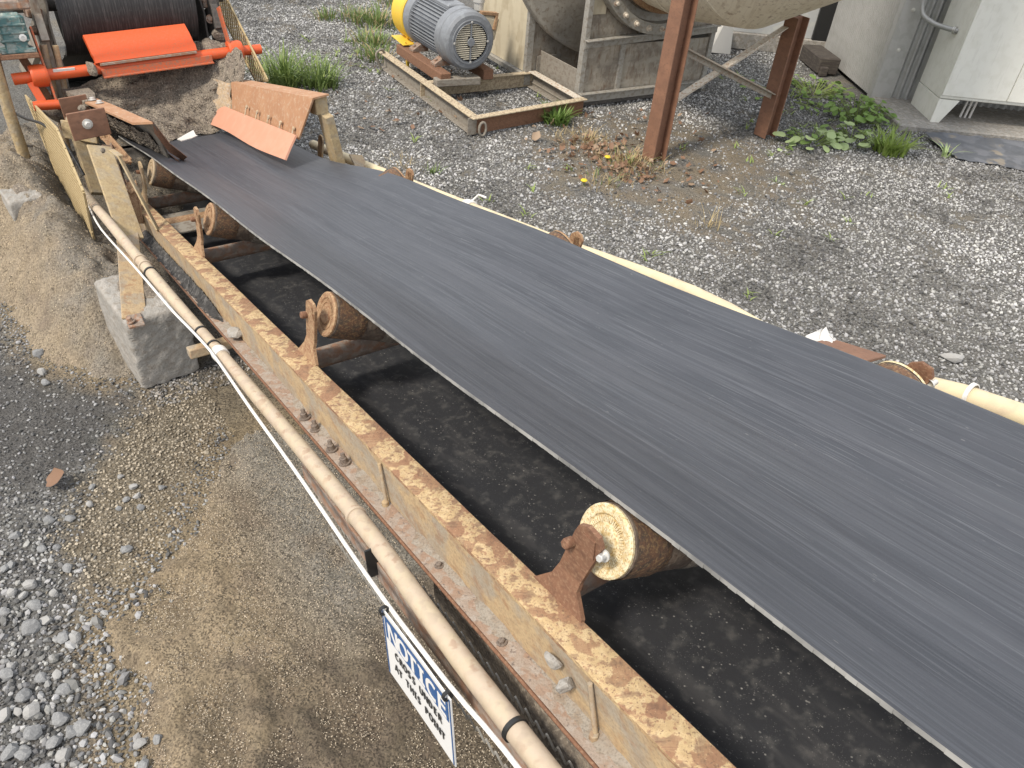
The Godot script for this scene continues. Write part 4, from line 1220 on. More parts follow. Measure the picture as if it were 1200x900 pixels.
func build_sign():
	var o := thing("notice_sign", "blue and white notice sign hanging from the white cord", "sign", cx(1.10, -0.381, -0.791))
	# the board bows a little
	var face := func(u: float, v: float) -> Vector3:          # u along the board from the left, v down
		return Vector3(0.155 - u, -v + 0.004 * u, 0.001 * sin(u / 0.31 * PI) - v * 0.02)
	var g := []
	for i in 13:
		var row := []
		for j in 7: row.append(face.call(0.31 * i / 12.0, 0.205 * j / 6.0))
		g.append(row)
	var b := MB.new()
	b.sheet(g, Vector3(0, 0, -1), 0.003)
	part("board", b, M.sign_white, o)
	var hb := MB.new()
	var hg := []
	for i in 13:
		var row := []
		for j in 4: row.append(face.call(0.012 + 0.286 * i / 12.0, 0.012 + 0.066 * j / 3.0) + Vector3(0, 0, -0.0012))
		hg.append(row)
	hb.sheet(hg, Vector3(0, 0, -1))
	part("blue_header", hb, M.sign_blue, o)
	for e in [0.003, 0.305]:
		var eb := MB.new()
		var eg := []
		for j in 7:
			eg.append([face.call(e - 0.002, 0.002 + 0.2 * j / 6.0) + Vector3(0, 0, -0.0012), face.call(e + 0.003, 0.002 + 0.2 * j / 6.0) + Vector3(0, 0, -0.0012)])
		eb.sheet(eg, Vector3(0, 0, -1))
		part("border", eb, M.sign_blue, o)
	var base := Basis(Vector3(-1, 0, 0), Vector3(0, 1, 0), Vector3(0, 0, -1))
	# letters one by one so that they follow the bowed board
	var place := func(t: String, size: float, u0: float, step: float, v: float, m: Material, called: String):
		var u := u0
		for ch in t:
			if u > u0: u += step * (0.2 if ch == " " else (0.36 if ch == "I" else 0.5))
			if ch != " ":
				var p: Vector3 = face.call(u, v)
				var q: Vector3 = face.call(u + 0.01, v)
				var r: Vector3 = face.call(u, v - 0.01)
				var x := (q - p).normalized()
				var y := (r - p).normalized()
				var z := x.cross(y).normalized()
				text_mesh(ch, size, m, o, Transform3D(Basis(x * (1.15 if size > 0.05 else 1.0), z.cross(x), z), p + z * 0.0022), called)
			u += step * (0.5 if ch == " " else (0.36 if ch == "I" else 0.5))
	place.call("NOTICE", 0.070, 0.050, 0.047, 0.049, M.sign_white, "header_letter")
	place.call("CROSS UNDER", 0.030, 0.058, 0.0205, 0.105, M.sign_black, "letter")
	place.call("AT THIS POINT", 0.030, 0.050, 0.0200, 0.150, M.sign_black, "letter")
	for u in [0.012, 0.298]:
		var t := MB.new()
		t.lathe([Vector2(0.009, -0.004), Vector2(0.012, -0.004), Vector2(0.012, 0.004), Vector2(0.009, 0.004), Vector2(0.009, -0.004)], Transform3D(Basis(Vector3(0, 0, 1), Vector3(1, 0, 0), Vector3(0, 1, 0)), face.call(u, 0.002) + Vector3(0, 0.004, 0)), 12)
		part("tie", t, M.plastic_black, o)

# ---------------------------------------------------------------- the tail end: skirts, chute, feed drum
func build_tail():
	# right skirtboard
	var o := thing("skirtboard", "brown steel skirtboard with pink rubber strip on the far edge of the belt", "skirtboard", cx())
	var A0 := Vector3(5.78, 0.035, 0.305)
	var A1 := Vector3(4.50, 0.035, 0.305)
	var B0 := Vector3(5.92, 0.215, 0.375)
	var B1 := Vector3(4.36, 0.270, 0.378)
	var b := MB.new()
	var g := []
	for i in 13:
		var t := i / 12.0
		g.append([A0.lerp(A1, t), A0.lerp(A1, t).lerp(B0.lerp(B1, t), 0.5) + Vector3(0, 0, nz.get_noise_1d(i * 6.0) * 0.004), B0.lerp(B1, t)])
	b.sheet(g, Vector3(0, 0.3, -1), 0.010)
	part("face_plate", b, M.skirt_brown, o)
	b = MB.new()
	b.quad(B0, B1, B1 + Vector3(0.05, 0.004, 0.115), B0 + Vector3(0.0, 0.004, 0.115), Vector3.UP)
	b.quad(B0 - Vector3(0, 0.01, 0), B1 - Vector3(0, 0.01, 0), B1 + Vector3(0.05, -0.006, 0.115), B0 + Vector3(0.0, -0.006, 0.115), Vector3.DOWN)
	b.quad(B1, B1 - Vector3(0, 0.01, 0), B1 + Vector3(0.05, -0.006, 0.115), B1 + Vector3(0.05, 0.004, 0.115), Vector3(-1, 0, 0))
	part("top_flange", b, M.skirt_brown, o)
	b = MB.new()
	b.box(Vector3(4.47, 0.215, 0.445), Vector3(0.10, 0.10, 0.075), Basis.IDENTITY, 0.004)
	part("end_block", b, M.wood_yellow, o)
	b = MB.new()
	var pg := []
	for i in 11:
		var t := i / 10.0
		var s := lerpf(6.02, 4.46, t)
		var w := 0.006 * sin(t * 7.0)
		pg.append([Vector3(s + 0.02, 0.066, 0.286), Vector3(s, 0.008 + w * 0.5, 0.236), Vector3(s - 0.02, -0.056 + w, 0.182 + w)])
	b.sheet(pg, Vector3(0, 0.6, -1), 0.012)
	part("rubber_strip", b, M.rubber_pink, o)
	for k in 5:
		var s := 5.42 - k * 0.215
		var t := Vector3(s, 0.11 - 0.006 * k, 0.312)
		b = MB.new()
		b.lathe([Vector2(0.013, 0), Vector2(0.013, 0.006), Vector2(0.006, 0.012), Vector2(0, 0.012)], Transform3D(Basis(Vector3(1, 0, 0), Vector3(0, 0.3, -1).normalized(), Vector3(0, -1, -0.3).normalized()), t), 10)
		b.tube([t + Vector3(0, 0.0, -0.008), t + Vector3(-0.02, -0.06, -0.035)], 0.005, 6)
		part("clamp_bolt", b, M.skirt_worn, o)
	b = MB.new()
	var wg := []
	for i in 5:
		var row := []
		for j in 6:
			var t := i / 4.0
			var p := A0.lerp(B0, t) + Vector3(0.012 + 0.30 * j / 5.0, 0.01 * sin(j * 1.3 + i), -0.018 - 0.05 * j / 5.0 + 0.012 * sin(i * 2.0 + j))
			row.append(p)
		wg.append(row)
	b.sheet(wg, Vector3(0, 0.3, -1), 0.02)
	part("worn_liner", b, M.skirt_worn, o)
	b = MB.new()
	b.bar(Vector3(4.41, 0.17, 0.455), Vector3(4.52, -0.36, 0.56), Vector3(1, 0, 0), 0.115, 0.05)
	part("support_post", b, M.wood_yellow, o)

	# left skirtboard
	var f := thing("skirtboard", "narrow brown topped skirtboard on the near edge of the belt tail", "skirtboard", cx())
	b = MB.new()
	var F0 := Vector3(6.30, 0.195, -0.625)
	var F1 := Vector3(4.72, 0.205, -0.515)
	var F2 := Vector3(4.66, 0.205, -0.425)
	var F3 := Vector3(6.30, 0.200, -0.530)
	b.sheet([[F0, F3], [F0.lerp(F1, 0.5) + Vector3(0, 0.005, 0), F3.lerp(F2, 0.5) + Vector3(0, 0.005, 0)], [F1, F2]], Vector3.UP, 0.012)
	part("top_flange", b, M.skirt_brown, f)
	for q in [0.30, 0.42]:
		b = MB.new()
		b.bolt(F0.lerp(F1, q).lerp(F3.lerp(F2, q), 0.5) + Vector3(0, 0.008, 0), Vector3.UP, 0.016, 0.014)
		part("bolt", b, M.zinc, f)
	b = MB.new()
	b.sheet([[F3 + Vector3(0, -0.014, 0), Vector3(6.2, -0.02, -0.42)], [F2 + Vector3(0.4, -0.014, -0.02), Vector3(5.4, -0.04, -0.36)], [F2 + Vector3(0, -0.014, 0), Vector3(4.98, -0.06, -0.33)]], Vector3(0, 0, -1), 0.012)
	part("side_wall", b, M.skid_grey, f)
	b = MB.new()
	b.sheet([[F2 + Vector3(-0.01, 0.004, 0.0), F2 + Vector3(0.02, -0.06, 0.0)], [Vector3(4.82, 0.055, -0.335), Vector3(4.87, 0.0, -0.34)], [Vector3(4.93, -0.055, -0.235), Vector3(5.0, -0.085, -0.25)]], Vector3(-1, 0, -0.3), 0.014)
	part("end_strip", b, M.rust, f)
	b = MB.new()
	b.sheet([[Vector3(5.25, -0.015, -0.34), Vector3(5.2, -0.075, -0.31)], [Vector3(5.0, -0.035, -0.315), Vector3(4.97, -0.085, -0.27)], [Vector3(4.72, -0.075, -0.29), Vector3(4.71, -0.088, -0.28)]], Vector3(0, 1, -0.3), 0.010)
	part("rubber_flap", b, M.red_oxide, f)
	b = MB.new()
	b.sheet([[Vector3(6.3, 0.24, -0.66), Vector3(6.28, 0.245, -0.50)], [Vector3(6.0, 0.235, -0.63), Vector3(5.98, 0.23, -0.50)], [Vector3(5.82, 0.205, -0.60), Vector3(5.80, 0.206, -0.53)]], Vector3.UP, 0.03)
	part("grit_crust", b, M.cake, f)
	# two bracket plates and their posts
	for q in [[5.85, 0.165, -0.650, 0.165], [5.02, 0.180, -0.690, 0.200]]:
		b = MB.new()
		var pb := Basis(Vector3(0, 1, 0), 0.10) * Basis(Vector3(0, 0, 1), 0.15) * Basis(Vector3(1, 0, 0), -0.05)
		b.box(Vector3(q[0], q[1], q[2]), Vector3(0.012, 0.150, q[3]), pb, 0.003)
		var pl := part("bracket_plate", b, M.red_oxide, f)
		if q[0] < 5.5:
			var w := MB.new()
			w.bolt(Vector3(q[0], q[1], q[2] - 0.01) + pb * Vector3(-0.008, 0.005, 0), pb * Vector3(-1, 0, 0), 0.018, 0.02)
			part("bolt", w, M.zinc, pl)
	b = MB.new()
	b.bar(Vector3(5.86, 0.10, -0.665), Vector3(5.45, -0.30, -0.685), Vector3(0.5, 0, 1), 0.125, 0.03)
	part("post", b, M.wood_yellow, f)
	b = MB.new()
	b.bar(Vector3(5.80, 0.06, -0.76), Vector3(5.60, 0.03, -0.60), Vector3(0, 1, 0), 0.11, 0.02)
	part("cross_board", b, M.wood_yellow, f)

	for q in [[Vector3(4.70, -0.10, -0.60), Vector3(4.60, -0.30, -0.63), 0.06, "rust_pale"], [Vector3(5.25, 0.02, -0.60), Vector3(5.10, -0.28, -0.60), 0.07, "tube_grey"], [Vector3(5.60, 0.05, -0.58), Vector3(5.0, -0.05, -0.55), 0.05, "rust_pale"], [Vector3(4.95, -0.20, -0.56), Vector3(5.7, -0.25, -0.60), 0.06, "tube_grey"]]:
		b = MB.new()
		b.bar(q[0], q[1], Vector3(0.5, 0, 1), q[2], 0.010)
		b.bar(q[0] + Vector3(0.02, 0, 0.02), q[1] + Vector3(0.02, 0, 0.02), Vector3(1, 0.3, 0), q[2] * 0.8, 0.008)
		b.bolt(q[0].lerp(q[1], 0.2) + Vector3(-0.01, 0.0, -0.008), Vector3(-1, 0.2, -0.3), 0.013, 0.018)
		part("angle_bar", b, M[q[3]], f)
	for q in [[5.05, 0.265, -0.70, 0.05], [4.66, 0.095, -0.70, 0.04], [5.75, 0.12, -0.62, 0.08], [4.98, -0.02, -0.60, 0.09], [5.3, -0.22, -0.62, 0.12], [4.72, -0.24, -0.60, 0.07]]:
		var lm := part("dirt_lump", stone_mesh(540 + int(q[3] * 100.0) % 3, 0.8, true), M.cake, f)
		lm.transform = Transform3D(Basis.from_euler(Vector3(q[0], q[1] * 9.0, q[2])).scaled(Vector3.ONE * float(q[3])), Vector3(q[0], q[1], q[2]))
	# caked chute back wall
	var c := thing("feed_chute", "chute back wall thickly caked with grey brown sand under the drum", "chute", cx())
	var rim := curve_pts([Vector3(4.95, 0.10, -0.42), Vector3(6.15, 0.20, -0.60), Vector3(6.38, 0.30, -0.35), Vector3(6.45, 0.40, 0.0), Vector3(6.40, 0.46, 0.36), Vector3(6.05, 0.40, 0.52), Vector3(5.78, 0.25, 0.43)], 80)
	var mid := curve_pts([Vector3(4.98, 0.0, -0.36), Vector3(5.85, 0.03, -0.46), Vector3(6.18, 0.08, -0.26), Vector3(6.24, 0.12, 0.0), Vector3(6.16, 0.16, 0.22), Vector3(5.98, 0.14, 0.34), Vector3(5.78, 0.12, 0.37)], 80)
	var foot := curve_pts([Vector3(4.99, -0.09, -0.30), Vector3(5.5, -0.10, -0.26), Vector3(5.84, -0.11, -0.12), Vector3(5.95, -0.11, 0.0), Vector3(5.97, -0.11, 0.10), Vector3(5.92, -0.11, 0.19), Vector3(5.78, -0.03, 0.29)], 80)
	var cg := []
	for i in 81:
		var row := []
		for j in 41:
			var t := j / 40.0
			var p: Vector3 = rim[i].lerp(mid[i], t * 2.0) if t < 0.5 else mid[i].lerp(foot[i], t * 2.0 - 1.0)
			var nn := nz.get_noise_3d(p.x * 9.0, p.y * 9.0, p.z * 9.0) * 0.06 + nz.get_noise_3d(p.x * 26.0, p.y * 14.0, p.z * 26.0) * 0.026
			row.append(p + Vector3(-0.8, 0.4, 0.0) * nn)
		cg.append(row)
	b = MB.new()
	b.sheet(cg, Vector3(-1, 0.3, 0), 0.05)
	part("caked_wall", b, M.cake, c)
	b = MB.new()
	b.sheet([[Vector3(5.82, -0.098, -0.09), Vector3(5.79, -0.10, -0.08), Vector3(5.76, -0.102, -0.08)], [Vector3(5.88, -0.085, -0.02), Vector3(5.84, -0.099, -0.01), Vector3(5.80, -0.101, 0.0)], [Vector3(5.92, -0.07, 0.05), Vector3(5.88, -0.097, 0.05), Vector3(5.87, -0.10, 0.06)]], Vector3.UP, 0.006)
	part("torn_liner", b, M.plastic_white, c)
	var cr := RandomNumberGenerator.new()
	cr.seed = 9
	for k in 12:
		var p: Vector3 = cg[10 + cr.randi() % 66][4 + cr.randi() % 30]
		var lm := part("lump", stone_mesh(500 + k % 3, 0.9), M.cake, c)
		lm.transform = Transform3D(Basis.from_euler(Vector3(cr.randf(), cr.randf() * 6.0, cr.randf())).scaled(Vector3.ONE * cr.randf_range(0.03, 0.07)), p)

	var gl := [PackedFloat32Array(), PackedFloat32Array()]
	for k in 7000:
		var gi := cr.randi() % 80
		var gj := int(40.0 * cr.randf())
		var p: Vector3 = cg[gi][gj].lerp(cg[gi + 1][mini(gj + 1, 40)], cr.randf())
		var v := 0.06 + 0.45 * pow(cr.randf(), 2.2)
		push(gl[k % 2], p + Vector3(-0.002, 0.001, 0), cr.randf_range(0.005, 0.013), Color(v, v * 0.86, v * 0.69))
	scatter(c, "caked_grit", gl, [stone_mesh(100, 0.8), stone_mesh(103, 0.8)])

	# feed conveyor head: drum, belt, side frames
	var d := thing("feed_conveyor", "head drum of the feed conveyor wrapped in streaked black belt", "conveyor", cx())
	var DC := Vector3(6.62, 0.745, 0.0)
	var R := 0.335
	b = MB.new()
	b.uv = true
	b.st.set_smooth_group(1)
	var arc := []
	for i in 25:
		var a := deg_to_rad(lerpf(-95.0, 90.0, i / 24.0))
		arc.append(DC + Vector3(-cos(a), sin(a), 0) * R)
	arc.push_front(DC + Vector3(3.0, -R - 0.45 - 0.1, 0))
	arc.append(DC + Vector3(3.0, R - 0.45, 0))
	for i in arc.size() - 1:
		for j in 8:
			var l0 := lerpf(-0.545, 0.335, j / 8.0)
			var l1 := lerpf(-0.545, 0.335, (j + 1) / 8.0)
			var a = [Vector3(arc[i].x, arc[i].y, l0), Vector3(arc[i].x, arc[i].y, l1), Vector3(arc[i + 1].x, arc[i + 1].y, l1), Vector3(arc[i + 1].x, arc[i + 1].y, l0)]
			var u = [Vector2(j / 8.0, i / 24.0), Vector2((j + 1) / 8.0, i / 24.0), Vector2((j + 1) / 8.0, (i + 1) / 24.0), Vector2(j / 8.0, (i + 1) / 24.0)]
			for k in [0, 1, 2, 0, 2, 3]: b.v(a[k], u[k])
	var fb := part("belt", b, M.feed_belt, d)
	b = MB.new()
	for l in [-0.547, 0.337]:
		for i in range(1, 25):
			var r0: Vector3 = DC + (arc[i] - DC) * (0.965)
			var r1: Vector3 = DC + (arc[i + 1] - DC) * (0.965)
			b.quad(Vector3(arc[i].x, arc[i].y, l), Vector3(arc[i + 1].x, arc[i + 1].y, l), Vector3(r1.x, r1.y, l), Vector3(r0.x, r0.y, l), Vector3(0, 0, -1 if l < 0 else 1))
	part("belt_edge", b, M.belt_edge, fb)
	b = MB.new()
	b.tube([Vector3(DC.x, DC.y, -0.50), Vector3(DC.x, DC.y, 0.29)], R - 0.012, 32)
	b.tube([Vector3(DC.x, DC.y, -0.95), Vector3(DC.x, DC.y, 0.62)], 0.045, 14)
	part("drum", b, M.dark_steel, d)
	for q in [[-0.665, "fan_grey"], [0.47, "dark_steel"]]:
		b = MB.new()
		var z: float = q[0]
		# channel side frame climbing away, and a hanger down
		b.bar(Vector3(6.30, 0.62, z), Vector3(9.4, 0.05, z), Vector3(0, 1, 0), 0.16, 0.05)
		b.bar(Vector3(6.34, 0.95, z), Vector3(6.42, 0.02, z), Vector3(1, 0, 0), 0.085, 0.05)
		b.bar(Vector3(6.44, 0.95, z + 0.03), Vector3(6.52, 0.02, z + 0.03), Vector3(1, 0, 0), 0.03, 0.09)
		part("side_frame", b, M[q[1]], d)
		b = MB.new()
		b.box(Vector3(6.58, 0.70, z), Vector3(0.32, 0.06, 0.09), Basis.IDENTITY, 0.01)
		b.lathe([Vector2(0.10, -0.05), Vector2(0.11, -0.03), Vector2(0.11, 0.03), Vector2(0.10, 0.05), Vector2(0.05, 0.055), Vector2(0.0, 0.055)], Transform3D(Basis(Vector3(1, 0, 0), Vector3(0, 0, -1), Vector3(0, 1, 0)), Vector3(6.60, 0.80, z)), 20)
		b.bolt(Vector3(6.46, 0.73, z), Vector3(0, 1, 0), 0.02, 0.03)
		b.bolt(Vector3(6.38, 0.60, z - 0.03), Vector3(-1, 0.2, -0.3), 0.02, 0.03)
		part("bearing_block", b, M.tube_grey, d)
	b = MB.new()
	b.sheet([[Vector3(6.40, 0.62, -0.63), Vector3(6.36, 0.40, -0.63)], [Vector3(6.62, 0.62, -0.60), Vector3(6.50, 0.38, -0.60)]], Vector3(-1, 0, -0.4), 0.01)
	part("gusset", b, M.fan_grey, d)
	for q in [[-0.60, "skid_grey"], [0.405, "dark_steel"]]:
		b = MB.new()
		var spg := []
		for i in 9:
			var row := []
			for j in 9:
				row.append(Vector3(lerpf(6.42, 7.1, i / 8.0), lerpf(-0.02, 0.86, j / 8.0), float(q[0]) + nz.get_noise_2d(i * 1.3, j * 1.3 + float(q[0]) * 9.0) * 0.03))
			spg.append(row)
		b.sheet(spg, Vector3(0, 0, -1), 0.012)
		part("side_plate", b, M[q[1]], d)
	for k in 9:
		var lm := part("dirt_lump", stone_mesh(520 + k % 3, 0.8, true), M.cake, d)
		var left := k < 6
		lm.transform = Transform3D(Basis.from_euler(Vector3(cr.randf(), cr.randf() * 6.0, cr.randf())).scaled(Vector3.ONE * cr.randf_range(0.06, 0.16)), Vector3(cr.randf_range(6.3, 6.5), cr.randf_range(0.0, 0.25) if left else cr.randf_range(0.38, 0.5), cr.randf_range(-0.78, -0.58) if left else cr.randf_range(0.38, 0.48)))
	# gear box
	var gb := thing("gear_reducer", "teal painted gear reducer with flaking paint at the drum shaft", "gearbox", cx())
	b = MB.new()
	b.box(Vector3(6.32, 0.625, -0.845), Vector3(0.30, 0.19, 0.175), Basis.IDENTITY, 0.03)
	b.box(Vector3(6.32, 0.50, -0.845), Vector3(0.34, 0.03, 0.20), Basis.IDENTITY, 0.006)
	b.box(Vector3(6.17, 0.60, -0.845), Vector3(0.03, 0.20, 0.13), Basis.IDENTITY, 0.008)
	for k in 3: b.box(Vector3(6.155, 0.56 + 0.045 * k, -0.845), Vector3(0.02, 0.012, 0.16), Basis.IDENTITY, 0.003)
	part("housing", b, M.teal, gb)
	b = MB.new()
	b.lathe([Vector2(0.022, 0), Vector2(0.022, 0.012), Vector2(0.010, 0.014), Vector2(0.009, 0.006), Vector2(0, 0.006)], Transform3D(Basis(Vector3(0, 1, 0), Vector3(-1, 0, 0), Vector3(0, 0, 1)), Vector3(6.153, 0.575, -0.80)), 14)
	part("fill_plug", b, M.zinc, gb)
	b = MB.new()
	b.box(Vector3(6.30, 0.76, -0.82), Vector3(0.2, 0.06, 0.14), Basis.IDENTITY, 0.01)
	b.box(Vector3(6.22, 0.86, -0.735), Vector3(0.06, 0.26, 0.07), Basis.IDENTITY, 0.01)
	part("torque_arm", b, M.tube_grey, gb)
	b = MB.new()
	b.box(Vector3(6.30, 0.47, -0.85), Vector3(0.36, 0.03, 0.22), Basis.IDENTITY, 0.004)
	b.bar(Vector3(6.30, 0.46, -0.83), Vector3(6.38, 0.05, -0.70), Vector3(0, 0, 1), 0.05, 0.05)
	part("mounting_shelf", b, M.rust, gb)
	b = MB.new()
	b.box(Vector3(6.25, 0.93, -0.70), Vector3(0.10, 0.14, 0.09), Basis.IDENTITY, 0.008)
	part("yellow_cover", b, M.rail_tan, gb)

	# belt scraper
	var s := thing("belt_scraper", "bright orange belt scraper blade and pipe against the drum", "belt scraper", cx())
	b = MB.new()
	b.tube([Vector3(6.20, 0.335, -0.925), Vector3(6.20, 0.347, -0.58), Vector3(6.20, 0.385, 0.49)], 0.036, 16)
	b.tube([Vector3(6.22, 0.383, 0.49), Vector3(6.22, 0.386, 0.72)], 0.034, 16)
	part("pipe", b, M.orange, s)
	b = MB.new()
	b.bar(Vector3(6.16, 0.322, -0.40), Vector3(6.16, 0.352, 0.34), Vector3(0, 1, 0.04), 0.055, 0.02)
	b.bar(Vector3(6.15, 0.300, -0.40), Vector3(6.15, 0.330, 0.34), Vector3(1, 0, 0), 0.05, 0.012)
	part("blade_holder", b, M.orange_worn, s)
	b = MB.new()
	b.bar(Vector3(6.15, 0.380, -0.40), Vector3(6.15, 0.408, 0.24), Vector3(0, 1, 0), 0.018, 0.02)
	part("clamp_strip", b, M.tube_grey, s)
	b = MB.new()
	var sg := []
	for i in 9:
		var l := lerpf(-0.425, 0.245, i / 8.0)
		var lt := lerpf(-0.440, 0.225, i / 8.0)
		var dy := lerpf(0.0, 0.028, i / 8.0)
		sg.append([Vector3(6.15, 0.392 + dy, l), Vector3(6.165, 0.43 + dy, l), Vector3(6.165, 0.445 + dy, lerpf(l, lt, 0.4)), Vector3(6.20, 0.505 + dy, lerpf(l, lt, 0.8)), Vector3(6.27, 0.560 + dy, lt)])
	b.sheet(sg, Vector3(-1, 0.4, 0), 0.05)
	part("blade", b, M.orange, s)
	for z in [-0.77, 0.52]:
		b = MB.new()
		b.lathe([Vector2(0.036, -0.05), Vector2(0.065, -0.05), Vector2(0.07, -0.035), Vector2(0.07, 0.035), Vector2(0.065, 0.05), Vector2(0.036, 0.05)], Transform3D(Basis(Vector3(1, 0, 0), Vector3(0, 0, 1), Vector3(0, -1, 0)), Vector3(6.20, 0.342 + (z + 0.77) * 0.037, z)), 20)
		part("collar", b, M.orange, s)
	for q in [[-0.735, 0.63, 0.13], [0.475, 0.68, 0.25]]:
		b = MB.new()
		b.bar(Vector3(6.24, q[1], q[0]), Vector3(6.16, q[2], q[0] + 0.02), Vector3(1, 0, 0), 0.075, 0.012)
		part("arm_plate", b, M.orange_worn, s)
	b = MB.new()
	b.bar(Vector3(6.18, 0.31, -0.83), Vector3(6.15, 0.19, -0.80), Vector3(0, 0, 1), 0.05, 0.02)
	b.bar(Vector3(6.14, 0.19, -0.84), Vector3(6.14, 0.185, -0.72), Vector3(1, 0, 0), 0.04, 0.02)
	b.tube([Vector3(6.13, 0.17, -0.86), Vector3(6.13, 0.165, -0.71)], 0.03, 12)
	part("tension_clamp", b, M.orange, s)
	b = MB.new()
	b.box(Vector3(6.168, 0.366, -0.62), Vector3(0.006, 0.022, 0.13), Basis(Vector3(0, 0, 1), 0.3), 0.001)
	part("paint_label", b, M.plastic_white, s)
	var mud := part("mud_lump", stone_mesh(91, 0.9, true), M.cake, s)
	mud.transform = Transform3D(Basis.from_euler(Vector3(0.2, 0.3, 0.5)).scaled(Vector3(0.10, 0.16, 0.09)), Vector3(6.16, 0.365, -0.455))
	mud = part("mud_lump", stone_mesh(92, 0.9, true), M.cake, s)
	mud.transform = Transform3D(Basis.from_euler(Vector3(0.2, 0.3, 0.5)).scaled(Vector3(0.2, 0.25, 0.25)), Vector3(6.28, 0.40, 0.40))

	# expanded metal guards
	mesh_panel("near side yellow expanded metal guard leaning by the tail posts", [Vector2(6.75, 0.17), Vector2(5.05, 0.17), Vector2(4.62, -0.09), Vector2(4.90, -0.47), Vector2(5.04, -0.48), Vector2(5.99, -0.36)], -0.85, M.guard_yellow, 0.05)
	mesh_panel("far side tan expanded metal guard slanting up behind the skirtboard", [Vector2(7.25, 0.95), Vector2(6.85, 0.95), Vector2(5.93, 0.20), Vector2(6.20, 0.16)], 0.64, M.guard_yellow, 0.05)
	# pole and rod
	var p := thing("guard_post", "round yellow post standing on the concrete block left of the tail", "post", Transform3D(Basis.IDENTITY, Vector3(-3.434, 0.0, -4.831)))
	b = MB.new()
	b.tube([Vector3(0.01, 0.15, 0.0), Vector3(0.0, 0.55, 0.0), Vector3(-0.02, 1.25, -0.04)], 0.036, 14)
	part("pole", b, M.wood_yellow, p)
	b = MB.new()
	b.tube([Vector3(0.01, 0.02, 0.0), Vector3(0.01, 0.152, 0.0)], 0.034, 12)
	part("rusty_foot", b, M.rust, p)
	b = MB.new()
	b.tube([Vector3(-0.13, 0.0, -0.16), Vector3(-0.10, 1.2, -0.2)], 0.028, 12)
	part("back_pole", b, M.wood_yellow, p)
	b = MB.new()
	b.tube([Vector3(0.12, 0.0, -0.30), Vector3(0.14, 0.9, -0.34)], 0.022, 12)
	b.tube([Vector3(0.2, 0.0, -0.30), Vector3(0.22, 0.9, -0.34)], 0.018, 12)
	part("back_pole", b, M.rail_tan, p)
	var cb := thing("black_cable", "thin black cable looped round the yellow post", "cable", cx())
	b = MB.new()
	b.tube(curve_pts([Vector3(7.3, 0.16, -1.12), Vector3(6.6, 0.12, -1.0), Vector3(6.1, 0.10, -0.92), Vector3(5.8, 0.10, -0.86), Vector3(5.5, 0.02, -0.80), Vector3(5.35, -0.15, -0.76)], 24), 0.009, 8)
	part("cable", b, M.plastic_black, cb)
	var rd := thing("steel_rod", "dark steel rod leaning below the yellow guard by the pipe end", "rod", cx())
	b = MB.new()
	b.tube([Vector3(5.40, -0.27, -0.77), Vector3(5.26, -0.50, -0.78), Vector3(5.08, -0.62, -0.79)], 0.012, 8)
	part("rod", b, M.dark_steel, rd)

func mesh_panel(label: String, outline: Array, z: float, m: Material, cell: float):
	var o := thing("mesh_guard", label, "guard panel", cx())
	var poly := PackedVector2Array(outline)
	var lo := poly[0]
	var hi := poly[0]
	for q in poly:
		lo = lo.min(q); hi = hi.max(q)
	var b := MB.new()
	var nyc := int((hi.y - lo.y) / (cell * 0.5)) + 1
	var nxc := int((hi.x - lo.x) / (cell * 0.5)) + 1
	for j in nyc:
		for i in nxc:
			var a := lo + Vector2(i * cell * 0.5, j * cell * 0.5)
			var up := (i + j) % 2 == 0
			var p := a + Vector2(0, 0.0 if up else cell * 0.5)
			var q := a + Vector2(cell * 0.5, cell * 0.5 if up else 0.0)
			if not Geometry2D.is_point_in_polygon((p + q) * 0.5, poly): continue
			b.bar(Vector3(p.x, p.y, z - 0.002), Vector3(q.x, q.y, z + 0.002), Vector3(0, 0.4, 1), 0.006, 0.005, 0.0004)
	var mp := part("expanded_mesh", b, m, o)
	mp.set_meta("kind", "stuff")
	b = MB.new()
	for i in outline.size():
		var p: Vector2 = outline[i]
		var q: Vector2 = outline[(i + 1) % outline.size()]
		b.bar(Vector3(p.x, p.y, z), Vector3(q.x, q.y, z), Vector3(0, 0, 1), 0.012, 0.018, 0.002)
	part("edge_frame", b, m, o)

